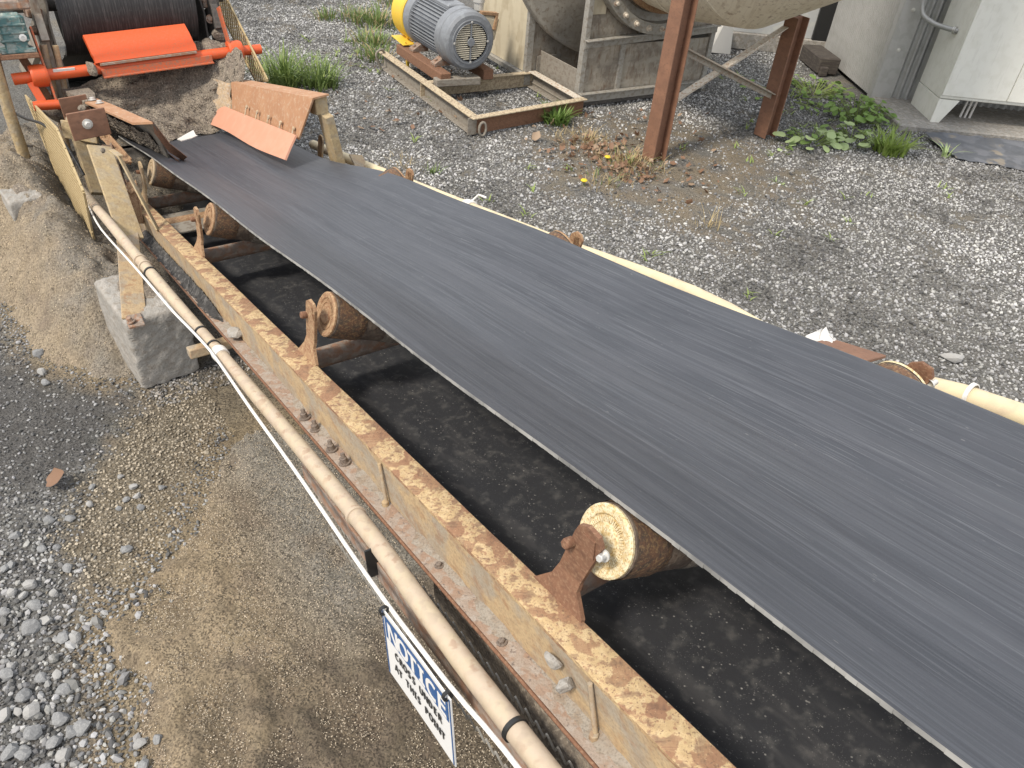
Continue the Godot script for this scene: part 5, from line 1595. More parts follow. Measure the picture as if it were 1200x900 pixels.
func build_blocks():
	for q in [[Vector3(-1.805, 0, -2.858), "weathered concrete footing block under the near leg of the frame", 0.29, 0.40, 0.46], [Vector3(-3.0, 0, -3.962), "grey concrete block half buried in sand at the left edge below the yellow post", 0.19, 0.36, 0.34]]:
		var p: Vector3 = q[0]
		var ex := Vector3(0.727, 0, -0.686).normalized()
		var ez := Vector3(ex.z, 0, -ex.x)            # away from the camera
		if ez.z > 0: ez = -ez
		var o := thing("concrete_block", q[1], "concrete block", Transform3D(Basis(ex, Vector3.UP, ex.cross(Vector3.UP)), p), "concrete footing blocks")
		var w: float = q[2]
		var h: float = q[3]
		var dp: float = q[4]
		# rough faced block: a displaced grid over each face
		var b := MB.new()
		b.smooth = 1
		var f := func(u: Vector3) -> Vector3:
			var c := Vector3(u.x * w, u.y * h, -u.z * dp)
			var n := nz.get_noise_3d(c.x * 16.0 + p.x * 9.0, c.y * 16.0, c.z * 16.0) * 0.008 + nz.get_noise_3d(c.x * 45.0, c.y * 45.0, c.z * 45.0 + p.x) * 0.006
			var mid := Vector3(w * 0.5, h * 0.5, -dp * 0.5)
			var e := (c - mid)
			var k := 0.0
			for a in 3:
				k += pow(absf(e[a]) / (absf(mid[a])), 18.0)
			var pull := 1.0 / pow(maxf(k, 1.0), 0.035)
			return mid + e * pull + e.normalized() * n
		var N := 22
		for fc in 5:
			for i in N:
				for j in N:
					var c := []
					for d in [[0, 0], [1, 0], [1, 1], [0, 1]]:
						var a := float(i + d[0]) / N
						var t := float(j + d[1]) / N
						c.append(f.call([Vector3(a, t, 0), Vector3(a, t, 1), Vector3(0, a, t), Vector3(1, a, t), Vector3(a, 1, t)][fc]))
					b.quad(c[0], c[1], c[2], c[3], [Vector3(0, 0, 1), Vector3(0, 0, -1), Vector3(-1, 0, 0), Vector3(1, 0, 0), Vector3(0, 1, 0)][fc])
		part("block", b, M.concrete, o)
		# sand lying on top
		var sb := MB.new()
		var g := []
		for i in 9:
			var row := []
			for j in 9:
				var a := i / 8.0
				var t := j / 8.0
				var edge := minf(minf(a, 1 - a), minf(t, 1 - t)) * 2.0
				row.append(Vector3(lerpf(0.05, w - 0.03, a), h - 0.015 + 0.035 * smoothstep(0.0, 0.6, edge) + nz.get_noise_2d(a * 30.0 + p.x, t * 30.0) * 0.012, -lerpf(dp * 0.22, dp - 0.02, t)))
			g.append(row)
		sb.sheet(g, Vector3.UP)
		part("sand_on_top", sb, M.cake, o)

# ---------------------------------------------------------------- fan, motor, duct
func build_fan():
	var A := Vector3(-0.599, 0.0, -6.739)
	var bx := Vector3(0.829, 0, -0.559).normalized()
	var fan := Transform3D(Basis(bx, Vector3.UP, bx.cross(Vector3.UP)), A)    # x right, z towards the camera
	var b: MB
	# skid
	var o := thing("fan_skid", "low steel skid frame with peeling cream top under the motor", "skid frame", fan)
	for q in [[Vector3(0.04, 0, 0.0), Vector3(0.04, 0, -2.05)], [Vector3(1.27, 0, -0.16), Vector3(1.27, 0, -1.02)]]:
		b = MB.new()
		b.box((q[0] + q[1]) / 2 + Vector3(0, 0.155, 0), Vector3(0.085, 0.012, (q[1] - q[0]).length()), Basis.IDENTITY, 0.003)
		part("beam_top", b, M.skid_cream if q[0].x < 1 else M.brace_pale, o)
		b = MB.new()
		b.box((q[0] + q[1]) / 2 + Vector3(0.02, 0.075, 0), Vector3(0.012, 0.15, (q[1] - q[0]).length()), Basis.IDENTITY, 0.003)
		b.box((q[0] + q[1]) / 2 + Vector3(0, 0.006, 0), Vector3(0.085, 0.012, (q[1] - q[0]).length()), Basis.IDENTITY, 0.003)
		part("beam_web", b, M.skid_grey, o)
	b = MB.new()
	b.bar(Vector3(0.0, 0.155, 0.02), Vector3(1.32, 0.155, -0.12), Vector3(0, 0, 1), 0.075, 0.012)
	part("beam_top", b, M.skid_cream, o)
	b = MB.new()
	b.bar(Vector3(0.0, 0.075, 0.0), Vector3(1.32, 0.075, -0.14), Vector3(0, 1, 0), 0.15, 0.012)
	part("beam_web", b, M.rust, o)
	b = MB.new()
	b.box(Vector3(0.66, 0.145, -1.02), Vector3(1.3, 0.012, 0.07), Basis.IDENTITY, 0.003)
	b.box(Vector3(0.66, 0.07, -1.04), Vector3(1.3, 0.14, 0.012), Basis.IDENTITY, 0.003)
	part("cross_beam", b, M.skid_cream, o)
	b = MB.new()
	var eye := []
	for k in 13:
		var a := TAU * k / 12.0
		eye.append(Vector3(0.10 + 0.035 * cos(a), 0.06 + 0.06 * sin(a), 0.055))
	b.tube(eye, 0.012, 8, false)
	part("lifting_eye", b, M.skid_grey, o)
	b = MB.new()
	b.box(Vector3(0.02, 0.075, 0.005), Vector3(0.09, 0.15, 0.01), Basis.IDENTITY, 0.003)
	part("end_plate", b, M.skid_grey, o)
	b = MB.new()
	b.tube(curve_pts([Vector3(-0.02, 0.02, -1.95), Vector3(-0.07, 0.16, -1.95), Vector3(0.0, 0.2, -1.97), Vector3(0.05, 0.14, -1.98)], 14), 0.012, 8)
	part("lifting_eye", b, M.skid_grey, o)

	# motor
	var m := thing("electric_motor", "blue grey finned electric motor with louvred round end cover", "motor", fan * Transform3D(Basis.IDENTITY, Vector3(0.44, 0.16, -0.85)))
	var C := Vector3(0, 0.375, 0)
	var back := Basis(Vector3(1, 0, 0), Vector3(0, 0, -1), Vector3(0, 1, 0))       # lathe axis runs away from the camera
	b = MB.new()
	b.lathe([Vector2(0.17, -0.012), Vector2(0.175, -0.004), Vector2(0.235, 0.0), Vector2(0.258, 0.02), Vector2(0.262, 0.03), Vector2(0.262, 0.14), Vector2(0.268, 0.145), Vector2(0.268, 0.24), Vector2(0.255, 0.255), Vector2(0.2, 0.26)], Transform3D(back, C), 48)
	b.lathe([Vector2(0.185, -0.002), Vector2(0.188, -0.010), Vector2(0.197, -0.010), Vector2(0.20, 0.0)], Transform3D(back, C), 40)
	part("fan_cover", b, M.motor_blue, m)
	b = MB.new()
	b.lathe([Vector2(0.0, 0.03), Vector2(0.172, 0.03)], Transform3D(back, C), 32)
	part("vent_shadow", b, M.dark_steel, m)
	var k := 0
	for i in 17:
		var y := -0.152 + i * 0.019
		var hw := sqrt(maxf(0.0, 0.168 * 0.168 - y * y))
		for s in [-1, 1]:
			var g0 := 0.010
			if absf(y) < 0.05: g0 = 0.03
			if hw - g0 < 0.01: continue
			b = MB.new()
			b.box(C + Vector3(s * (hw + g0) * 0.5, y, -0.004), Vector3(hw - g0, 0.0105, 0.008), Basis(Vector3(1, 0, 0), 0.5), 0.0015)
			part("louvre", b, M.motor_vent, m)
	b = MB.new()
	b.box(C + Vector3(0, 0, 0.003), Vector3(0.016, 0.33, 0.006), Basis.IDENTITY, 0.002)
	b.lathe([Vector2(0.04, -0.008), Vector2(0.036, -0.013), Vector2(0.0, -0.013)], Transform3D(back, C), 18)
	part("vent_boss", b, M.motor_blue, m)
	for a in 4:
		b = MB.new()
		b.bolt(C + Vector3(cos(a * PI / 2), sin(a * PI / 2), 0) * 0.178 + Vector3(0, 0, 0.008), Vector3(0, 0, 1), 0.008, 0.006)
		part("screw", b, M.zinc, m)
	b = MB.new()
	b.lathe([Vector2(0.222, 0.24), Vector2(0.222, 0.86)], Transform3D(back, C), 40)
	b.lathe([Vector2(0.20, 0.82), Vector2(0.262, 0.84), Vector2(0.272, 0.87), Vector2(0.272, 0.95), Vector2(0.25, 0.98)], Transform3D(back, C), 40)
	part("stator_body", b, M.motor_blue, m)
	for i in 46:
		var a := TAU * i / 46.0
		if absf(a - PI / 2) < 0.42: continue
		b = MB.new()
		var rd := Vector3(cos(a), sin(a), 0)
		b.box(C + rd * 0.236 + Vector3(0, 0, -0.55), Vector3(0.034, 0.0075, 0.58), Basis(rd, Vector3(-rd.y, rd.x, 0), Vector3(0, 0, 1)), 0.001)
		part("cooling_fin", b, M.motor_blue, m)
	b = MB.new()
	b.box(C + Vector3(0, 0.235, -0.55), Vector3(0.19, 0.05, 0.50), Basis.IDENTITY, 0.012)
	b.box(C + Vector3(0.0, 0.27, -0.62), Vector3(0.12, 0.03, 0.30), Basis.IDENTITY, 0.008)
	part("top_pad", b, M.motor_blue, m)
	for z in [-0.30, -0.80]:
		for s in [-1, 1]:
			b = MB.new()
			b.prism([Vector2(0.08, -0.19), Vector2(0.14, -0.19), Vector2(0.25, -0.255), Vector2(0.25, -0.275), Vector2(0.08, -0.275)], 0.10, Transform3D(Basis(Vector3(s, 0, 0), Vector3.UP, Vector3(0, 0, s)), C + Vector3(0, 0, z - (0.05 * s))))
			b.bolt(C + Vector3(s * 0.215, -0.255, z), Vector3.UP, 0.018, 0.03)
			part("foot", b, M.tube_grey, m)
	# conduit box on the far side
	b = MB.new()
	b.box(C + Vector3(0.36, 0.03, -0.42), Vector3(0.2, 0.24, 0.28), Basis(Vector3(0, 0, 1), -0.2), 0.03)
	part("terminal_box", b, M.fan_cream, m)
	b = MB.new()
	b.bar(C + Vector3(0.26, 0.18, -0.30), C + Vector3(0.44, 0.16, -0.30), Vector3(0, 0, 1), 0.05, 0.03)
	b.bar(C + Vector3(0.44, 0.17, -0.30), C + Vector3(0.40, 0.02, -0.27), Vector3(0, 0, 1), 0.04, 0.03)
	part("terminal_bracket", b, M.rust_pale, m)
	b = MB.new()
	b.lathe([Vector2(0.05, 0), Vector2(0.05, 0.07), Vector2(0.06, 0.07), Vector2(0.06, 0.10), Vector2(0.045, 0.11), Vector2(0.045, 0.25)], Transform3D(Basis.IDENTITY, C + Vector3(0.32, 0.17, -0.45)), 16)
	part("conduit_fitting", b, M.zinc, m)
	# slide rails
	for x in [-0.235, 0.235]:
		b = MB.new()
		b.box(Vector3(x, 0.048, -0.56), Vector3(0.11, 0.095, 1.05), Basis.IDENTITY, 0.005)
		part("slide_rail", b, M.rust, m)
	b = MB.new()
	b.box(Vector3(-0.10, 0.01, -0.06), Vector3(0.46, 0.07, 0.10), Basis(Vector3(0, 1, 0), -0.1), 0.006)
	part("front_rail", b, M.skid_grey, m)
	# yellow guard
	var gd := thing("coupling_guard", "yellow drive guard at the back of the electric motor", "guard", fan * Transform3D(Basis.IDENTITY, Vector3(0.44, 0.16, -1.84)))
	b = MB.new()
	b.lathe([Vector2(0.0, 0.0), Vector2(0.26, 0.0), Vector2(0.275, 0.015), Vector2(0.275, 0.24), Vector2(0.26, 0.255), Vector2(0.0, 0.255)], Transform3D(back, C), 40)
	part("guard_drum", b, M.safety_yellow, gd)
	b = MB.new()
	b.bar(C + Vector3(-0.20, -0.26, 0.04), C + Vector3(-0.20, -0.24, -0.26), Vector3(1, 0, 0), 0.14, 0.01)
	b.bolt(C + Vector3(-0.23, -0.255, 0.0), Vector3.UP, 0.012, 0.015)
	b.bar(C + Vector3(-0.15, -0.22, -0.12), Vector3(-0.15, -0.15, -0.12), Vector3(0, 0, 1), 0.05, 0.02)
	part("guard_flange", b, M.safety_yellow, gd)

	# fan housing
	var h := thing("fan_housing", "weathered grey industrial blower housing with angle iron frame", "blower", fan)
	# cream side of the bearing pedestal
	b = MB.new()
	b.box(Vector3(1.235, 0.88, -1.62), Vector3(0.014, 1.5, 1.16), Basis.IDENTITY, 0.003)
	part("side_panel", b, M.fan_cream, h)
	b = MB.new()
	b.box(Vector3(1.22, 0.10, -1.62), Vector3(0.06, 0.05, 1.2), Basis.IDENTITY, 0.004)
	b.box(Vector3(1.225, 0.82, -1.03), Vector3(0.075, 1.6, 0.012), Basis.IDENTITY, 0.003)
	b.box(Vector3(1.20, 0.82, -1.055), Vector3(0.012, 1.6, 0.06), Basis.IDENTITY, 0.003)
	part("corner_post", b, M.fan_rib, h)
	b = MB.new()
	b.box(Vector3(2.2, 0.95, -1.06), Vector3(1.9, 1.7, 0.012), Basis.IDENTITY, 0.003)
	part("pedestal_plate", b, M.fan_grey, h)
	b = MB.new()
	b.box(Vector3(1.38, 0.20, -0.70), Vector3(0.012, 0.30, 0.7), Basis.IDENTITY, 0.003)
	b.box(Vector3(2.15, 0.045, -0.68), Vector3(1.75, 0.012, 0.72), Basis.IDENTITY, 0.003)
	b.box(Vector3(1.48, 0.17, -1.04), Vector3(0.3, 0.26, 0.012), Basis.IDENTITY, 0.003)
	part("floor_pan", b, M.skid_grey, h)
	# round casing with a spun inlet side
	b = MB.new()
	var cc := Vector3(2.22, 1.66, -1.05)
	var toward := Basis(Vector3(1, 0, 0), Vector3(0, 0, 1), Vector3(0, -1, 0))
	b.lathe([Vector2(1.40, 0.02), Vector2(1.40, 0.10), Vector2(1.385, 0.115), Vector2(1.34, 0.118), Vector2(1.335, 0.132), Vector2(1.26, 0.15), Vector2(1.25, 0.17), Vector2(1.16, 0.21), Vector2(1.15, 0.235), Vector2(1.08, 0.30), Vector2(1.07, 0.33), Vector2(0.99, 0.46), Vector2(0.965, 0.72)], Transform3D(toward, cc), 72, false)
	part("scroll_casing", b, M.scroll, h)
	# front: angle frame and panels
	var zf := -0.30
	for q in [[Vector3(1.385, 0.06, zf), Vector3(1.385, 1.75, zf)], [Vector3(1.84, 0.11, zf), Vector3(1.84, 0.575, zf)], [Vector3(2.45, 0.11, zf), Vector3(2.45, 0.62, zf)], [Vector3(3.0, 0.09, zf), Vector3(3.0, 0.66, zf)]]:
		b = MB.new()
		b.bar(q[0], q[1], Vector3(1, 0, 0), 0.055, 0.010)
		b.bar(q[0] + Vector3(-0.026, 0, -0.03), q[1] + Vector3(-0.026, 0, -0.03), Vector3(0, 0, 1), 0.06, 0.008)
		part("frame_post", b, M.fan_rib, h)
	for q in [[Vector3(1.36, 0.10, zf + 0.012), Vector3(3.03, 0.10, zf + 0.012), 0.09], [Vector3(1.36, 0.60, zf + 0.012), Vector3(3.03, 0.66, zf + 0.012), 0.075]]:
		b = MB.new()
		b.bar(q[0], q[1], Vector3(0, 1, 0), q[2], 0.012)
		b.bar(q[0] + Vector3(0, q[2] * 0.48, 0.02), q[1] + Vector3(0, q[2] * 0.48, 0.02), Vector3(0, 0, 1), 0.06, 0.012)
		part("frame_rail", b, M.fan_rib, h)
	for q in [[1.41, 1.81], [1.87, 2.42], [2.48, 2.97]]:
		b = MB.new()
		b.box(Vector3((q[0] + q[1]) / 2, 0.34, zf - 0.02), Vector3(q[1] - q[0] + 0.04, 0.46, 0.008), Basis.IDENTITY, 0.002)
		part("panel", b, M.fan_grey, h)
	b = MB.new()
	b.box(Vector3(2.2, 1.25, zf - 0.05), Vector3(1.62, 1.25, 0.008), Basis.IDENTITY, 0.002)
	part("upper_panel", b, M.fan_grey, h)
	b = MB.new()
	b.box(Vector3(1.50, 1.10, zf - 0.038), Vector3(0.18, 0.5, 0.006), Basis.IDENTITY, 0.002)
	part("access_panel", b, M.fan_cream, h)
	b = MB.new()
	b.box(Vector3(3.03, 0.36, -0.7), Vector3(0.010, 0.62, 0.8), Basis.IDENTITY, 0.002)
	part("end_panel", b, M.panel_grey, h)
	b = MB.new()
	b.box(Vector3(2.2, 0.03, -0.62), Vector3(1.66, 0.05, 0.6), Basis.IDENTITY, 0.003)
	part("plinth", b, M.dark_steel, h)
	# inlet flange with its ring of bolts
	b = MB.new()
	var fc := Vector3(2.22, 1.56, zf - 0.03)
	b.lathe([Vector2(0.905, 0.0), Vector2(0.905, 0.10), Vector2(0.90, 0.105), Vector2(0.80, 0.105), Vector2(0.79, 0.04), Vector2(0.72, 0.02)], Transform3D(toward, fc), 64)
	part("inlet_flange", b, M.fan_rib, h)
	for i in 17:
		var a := -PI / 2 + (i - 8) * 0.2
		b = MB.new()
		b.bolt(fc + Vector3(cos(a), sin(a), 0) * 0.85 + Vector3(0, 0, 0.105), Vector3(0, 0, 1), 0.019, 0.03)
		part("flange_bolt", b, M.brace_pale, h)

	# duct
	var d := thing("exhaust_duct", "big beige segmented duct elbow above the rust brown support legs", "duct", fan)
	var segs := [[Vector3(2.22, 1.60, -0.22), Vector3(2.20, 1.63, 0.16)], [Vector3(2.20, 1.63, 0.16), Vector3(2.18, 1.72, 0.75)], [Vector3(2.18, 1.72, 0.75), Vector3(2.19, 2.0, 1.28)], [Vector3(2.19, 2.0, 1.28), Vector3(2.22, 2.45, 1.62)], [Vector3(2.22, 2.45, 1.62), Vector3(2.25, 3.1, 1.75)], [Vector3(2.25, 3.1, 1.75), Vector3(2.25, 5.2, 1.75)]]
	var R := [0.70, 0.735, 0.74, 0.74, 0.74, 0.74, 0.74]
	for i in segs.size():
		b = MB.new()
		var p: Vector3 = segs[i][0]
		var q: Vector3 = segs[i][1]
		# mitred ends: each ring lies in the plane between two gores
		var d0: Vector3 = (q - p).normalized() + ((segs[i - 1][1] - segs[i - 1][0]).normalized() if i > 0 else (q - p).normalized())
		var d1: Vector3 = (q - p).normalized() + ((segs[i + 1][1] - segs[i + 1][0]).normalized() if i < segs.size() - 1 else (q - p).normalized())
		var ax: Vector3 = (q - p).normalized()
		b.smooth = 1
		for kk in 48:
			var pts := []
			for e in [kk, kk + 1]:
				var a: float = TAU * e / 48.0
				var xx := Vector3(1, 0, 0)
				var yy: Vector3 = ax.cross(xx).normalized()
				xx = yy.cross(ax)
				for w in 2:
					var c: Vector3 = p if w == 0 else q
					var nn: Vector3 = (d0 if w == 0 else d1).normalized()
					var v: Vector3 = (xx * cos(a) + yy * sin(a)) * (R[i] if w == 0 else R[i + 1])
					v -= ax * (v.dot(nn) / ax.dot(nn))
					pts.append(c + v)
			b.quad(pts[0], pts[1], pts[3], pts[2], pts[0] - p)
		part("gore", b, M.duct, d)
	b = MB.new()
	b.lathe([Vector2(0.70, 0.0), Vector2(0.745, 0.0), Vector2(0.745, 0.05), Vector2(0.70, 0.05)], Transform3D(toward, Vector3(2.22, 1.60, -0.24)), 48)
	part("rusty_collar", b, M.rust_pale, d)
	for i in range(1, 6):
		b = MB.new()
		var p: Vector3 = segs[i][0]
		var ax: Vector3 = ((segs[i][1] - segs[i][0]).normalized() + (segs[i - 1][1] - segs[i - 1][0]).normalized()).normalized()
		var xx := Vector3(1, 0, 0)
		var yy: Vector3 = ax.cross(xx).normalized()
		b.lathe([Vector2(R[i] * 1.004, -0.012), Vector2(R[i] * 1.014, 0.0), Vector2(R[i] * 1.004, 0.012)], Transform3D(Basis(yy.cross(ax), ax, yy), p), 48)
		part("seam", b, M.duct, d)

	# support bent
	var s := thing("duct_support", "rust brown steel support of two legs with crossed braces", "steel support", fan)
	for q in [[1.27, 1.04, 1.78, 0.0], [2.74, 0.93, 1.07, 0.02]]:
		b = MB.new()
		var px: float = q[0]
		var pz: float = q[1]
		var top: float = q[2]
		b.box(Vector3(px - 0.068, top / 2, pz), Vector3(0.012, top, 0.15), Basis.IDENTITY, 0.003)
		b.box(Vector3(px + 0.068, top / 2, pz), Vector3(0.012, top, 0.15), Basis.IDENTITY, 0.003)
		b.box(Vector3(px, top / 2, pz), Vector3(0.13, top, 0.010), Basis.IDENTITY, 0.002)
		part("leg", b, M.red_oxide, s)
	b = MB.new()
	b.bar(Vector3(1.33, 0.40, 0.94), Vector3(2.70, 0.96, 0.86), Vector3(0, 1, 0), 0.07, 0.012)
	b.bar(Vector3(1.33, 0.43, 0.97), Vector3(2.70, 0.99, 0.89), Vector3(0, 0, 1), 0.06, 0.010)
	part("brace", b, M.brace_pale, s)
	b = MB.new()
	b.bar(Vector3(1.33, 0.92, 1.0), Vector3(2.70, 0.38, 0.94), Vector3(0, 1, 0), 0.06, 0.012)
	b.bar(Vector3(1.33, 0.94, 1.02), Vector3(2.70, 0.40, 0.96), Vector3(0, 0, 1), 0.055, 0.010)
	part("brace", b, M.brace_grey, s)

# ---------------------------------------------------------------- building and cabinet
func build_right():
	var b: MB
	var w := thing("metal_building", "grey corrugated metal building at the upper right behind the cabinet", "building", Transform3D(Basis.IDENTITY, Vector3(3.70, 0, -9.05)))
	# side wall with fine ribs
	var n := 42
	var st := MB.new()
	var prof := []
	for i in n * 4 + 1:
		var t := float(i) / (n * 4)
		prof.append(Vector3(-0.14 * t, 0, -2.1 * t) + Vector3(-1, 0, 0.07) * (0.013 if (i % 4) in [1, 2] else 0.0))
	for i in prof.size() - 1:
		st.quad(prof[i] + Vector3(0, 0.04, 0), prof[i + 1] + Vector3(0, 0.04, 0), prof[i + 1] + Vector3(0, 3.4, 0), prof[i] + Vector3(0, 3.4, 0), Vector3(-1, 0, 0))
	part("ribbed_wall", st, M.sheet_metal, w)
	b = MB.new()
	b.box(Vector3(0.10, 1.71, 0.02), Vector3(0.22, 3.4, 0.012), Basis.IDENTITY, 0.003)
	b.box(Vector3(-0.012, 1.71, -0.03), Vector3(0.012, 3.4, 0.10), Basis(Vector3(0, 1, 0), 0.06), 0.003)
	part("corner_flashing", b, M.sheet_metal, w)
	for y in [0.55, 0.95, 1.35]:
		b = MB.new()
		b.bolt(Vector3(0.10, y, 0.026), Vector3(0, 0, 1), 0.014, 0.012)
		part("screw", b, M.zinc, w)
	st = MB.new()
	st.smooth = 1
	for i in 160:
		var pts := []
		for e in [i, i + 1]:
			var t: float = e / 160.0
			pts.append(Vector3(0.21 + 2.6 * t, 0, 0.0 + 0.024 * cos(t * 2.6 / 0.085 * TAU)))
		st.quad(pts[0] + Vector3(0, 0.04, 0), pts[1] + Vector3(0, 0.04, 0), pts[1] + Vector3(0, 3.4, 0), pts[0] + Vector3(0, 3.4, 0), Vector3(0, 0, 1))
	part("corrugated_wall", st, M.sheet_metal, w)
	b = MB.new()
	b.box(Vector3(1.3, 1.7, -1.15), Vector3(2.5, 3.3, 2.1), Basis.IDENTITY, 0.01)
	part("inner_shell", b, M.dark_steel, w)
	b = MB.new()
	b.box(Vector3(1.3, 3.44, -1.0), Vector3(3.1, 0.08, 2.5), Basis.IDENTITY, 0.01)
	part("roof", b, M.sheet_metal, w)

	var bw := thing("back_building", "pale grey panelled building far behind the duct", "building", Transform3D(Basis.IDENTITY, Vector3(2.3, 0, -10.75)))
	for i in 3:
		b = MB.new()
		b.box(Vector3(-0.45 + i * 1.05, 1.75, -0.05), Vector3(1.04, 3.1, 0.06), Basis.IDENTITY, 0.006)
		part("panel", b, M.panel_grey if i > 0 else M.cabinet, bw)
	b = MB.new()
	b.box(Vector3(0.6, 0.10, -0.03), Vector3(3.2, 0.20, 0.12), Basis.IDENTITY, 0.01)
	part("plinth", b, M.concrete, bw)
	b = MB.new()
	b.box(Vector3(1.31, 0.36, -0.01), Vector3(0.03, 0.10, 0.02), Basis.IDENTITY, 0.004)
	part("latch", b, M.panel_grey, bw)
	b = MB.new()
	b.prism([Vector2(0, 0), Vector2(0.26, 0), Vector2(0.22, 0.34), Vector2(0.10, 0.34)], 0.2, Transform3D(Basis.IDENTITY, Vector3(-0.22, 0.0, 0.12)))
	part("pale_bracket", b, M.plastic_white, bw)
	b = MB.new()
	b.box(Vector3(0.6, 1.7, -1.3), Vector3(3.1, 3.2, 2.3), Basis.IDENTITY, 0.01)
	part("inner_shell", b, M.dark_steel, bw)

	b = MB.new()
	b.box(Vector3(1.20, 1.7, 0.0), Vector3(0.22, 3.2, 0.05), Basis.IDENTITY, 0.004)
	part("dark_gap", b, M.plastic_black, bw)

	var sl := thing("concrete_slab", "concrete pad under the electrical cabinet", "slab", Transform3D(Basis.IDENTITY, Vector3(3.62, 0, -8.05)))
	b = MB.new()
	b.box(Vector3(1.45, 0.0, -0.55), Vector3(2.75, 0.09, 0.98), Basis.IDENTITY, 0.012)
	part("pad", b, M.concrete, sl)

	var c := thing("electrical_cabinet", "cream electrical cabinet with two doors standing on short legs", "cabinet", Transform3D(Basis.IDENTITY, Vector3(4.09, 0.045, -8.32)))
	b = MB.new()
	b.box(Vector3(1.1, 1.23, -0.29), Vector3(2.2, 1.98, 0.58), Basis.IDENTITY, 0.008)
	part("body", b, M.cabinet, c)
	for q in [[0.004, 0.665], [0.672, 1.333], [1.34, 2.0]]:
		b = MB.new()
		b.box(Vector3((q[0] + q[1]) / 2, 1.245, 0.010), Vector3(q[1] - q[0], 1.94, 0.02), Basis.IDENTITY, 0.006)
		var dr := part("door", b, M.cabinet, c)
		b = MB.new()
		b.lathe([Vector2(0.024, 0), Vector2(0.022, 0.02), Vector2(0, 0.02)], Transform3D(Basis(Vector3(1, 0, 0), Vector3(0, 0, 1), Vector3(0, -1, 0)), Vector3(q[1] - 0.06, 1.3, 0.02)), 14)
		part("handle", b, M.zinc, dr)
	b = MB.new()
	b.prism([Vector2(-0.002, 0), Vector2(0.09, 0), Vector2(0.12, 0.06), Vector2(0.21, 0.235), Vector2(-0.002, 0.235)], 0.02, Transform3D(Basis.IDENTITY, Vector3(0, 0, -0.01)))
	b.box(Vector3(0.008, 0.118, -0.30), Vector3(0.02, 0.235, 0.56), Basis.IDENTITY, 0.003)
	part("leg", b, M.cabinet, c)
	b = MB.new()
	b.prism([Vector2(2.2, 0), Vector2(2.1, 0), Vector2(1.98, 0.235), Vector2(2.2, 0.235)], 0.02, Transform3D(Basis.IDENTITY, Vector3(0, 0, -0.01)))
	part("leg", b, M.cabinet, c)
	b = MB.new()
	for i in 3:
		b.tube([Vector3(0.42 + i * 0.05, 0.0, -0.26), Vector3(0.44 + i * 0.05, 0.25, -0.28)], 0.013, 8)
	part("conduit_stub", b, M.plastic_white, c)
	b = MB.new()
	b.box(Vector3(0.006, 1.0, -0.29), Vector3(0.024, 1.5, 0.05), Basis.IDENTITY, 0.004)
	var pc := thing("conduit_pipe", "bent grey conduit running from the metal wall to the cabinet side", "conduit", Transform3D(Basis.IDENTITY, Vector3(3.9, 0, -8.95)))
	b = MB.new()
	var cpts := curve_pts([Vector3(-0.13, 1.85, 0.06), Vector3(-0.10, 1.12, 0.06), Vector3(-0.07, 0.96, 0.10), Vector3(0.02, 0.90, 0.22), Vector3(0.12, 0.89, 0.36), Vector3(0.20, 0.89, 0.44)], 30)
	b.tube(cpts, 0.024, 14)
	part("pipe", b, M.sheet_metal, pc)
	b = MB.new()
	tie_ring(b, Vector3(0.175, 0.89, 0.415), Vector3(0.8, 0, 0.8), 0.024, 0.012)
	tie_ring(b, Vector3(0.165, 0.89, 0.405), Vector3(0.8, 0, 0.8), 0.024, 0.012)
	part("locknut", b, M.zinc, pc)

	var t := thing("timber_block", "dark weathered timber block on the gravel by the metal wall", "timber", Transform3D(Basis(Vector3(0, 1, 0), 0.12), Vector3(3.42, 0, -9.92)))
	b = MB.new()
	b.box(Vector3(0, 0.10, -0.28), Vector3(0.26, 0.19, 0.62), Basis.IDENTITY, 0.015)
	part("beam", b, M.dark_wood, t)
	b = MB.new()
	b.box(Vector3(-0.07, 0.05, 0.07), Vector3(0.10, 0.11, 0.05), Basis.IDENTITY, 0.01)
	part("end_plank", b, M.dark_wood, t)

	var tp := thing("ground_tarp", "rumpled black tarp with a sandy patch in front of the cabinet", "tarp", Transform3D(Basis.IDENTITY, Vector3(3.88, 0, -7.95)))
	var g := []
	for i in 40:
		var row := []
		for j in 22:
			var u := i / 39.0
			var v := j / 21.0
			var x := lerpf(lerpf(0.0, 0.12, v), 2.4, u)
			var z := lerpf(0.02, 0.62 + 0.22 * smoothstep(0.1, 0.4, u) + 0.04 * sin(u * 9.0), v)
			var y := 0.022 + 0.035 * absf(nz.get_noise_2d(x * 5.0 + z * 2.0, z * 12.0)) + 0.03 * smoothstep(0.35, 0.0, v) - 0.012 * smoothstep(0.9, 1.0, v)
			row.append(Vector3(x, y, z))
		g.append(row)
	b = MB.new()
	b.sheet(g, Vector3.UP, 0.004)
	part("sheet", b, M.tarp, tp)

# ---------------------------------------------------------------- plants and litter
func blade(b: MB, base: Vector3, az: float, lean: float, ln: float, w: float):
	var d := Vector3(cos(az), 0, sin(az))
	var sd := Vector3(-d.z, 0, d.x) * w * 0.5
	var pts := []
	for k in 5:
		var t := k / 4.0
		pts.append(base + d * (lean * ln * t * (0.35 + 0.65 * t)) + Vector3.UP * ln * (t - 0.35 * lean * t * t))
	for k in 4:
		var w0 := 1.0 - pow(k / 4.0, 2.0)
		var w1 := 1.0 - pow((k + 1) / 4.0, 2.0)
		b.quad(pts[k] - sd * w0, pts[k] + sd * w0, pts[k + 1] + sd * w1, pts[k + 1] - sd * w1, Vector3.UP + d)

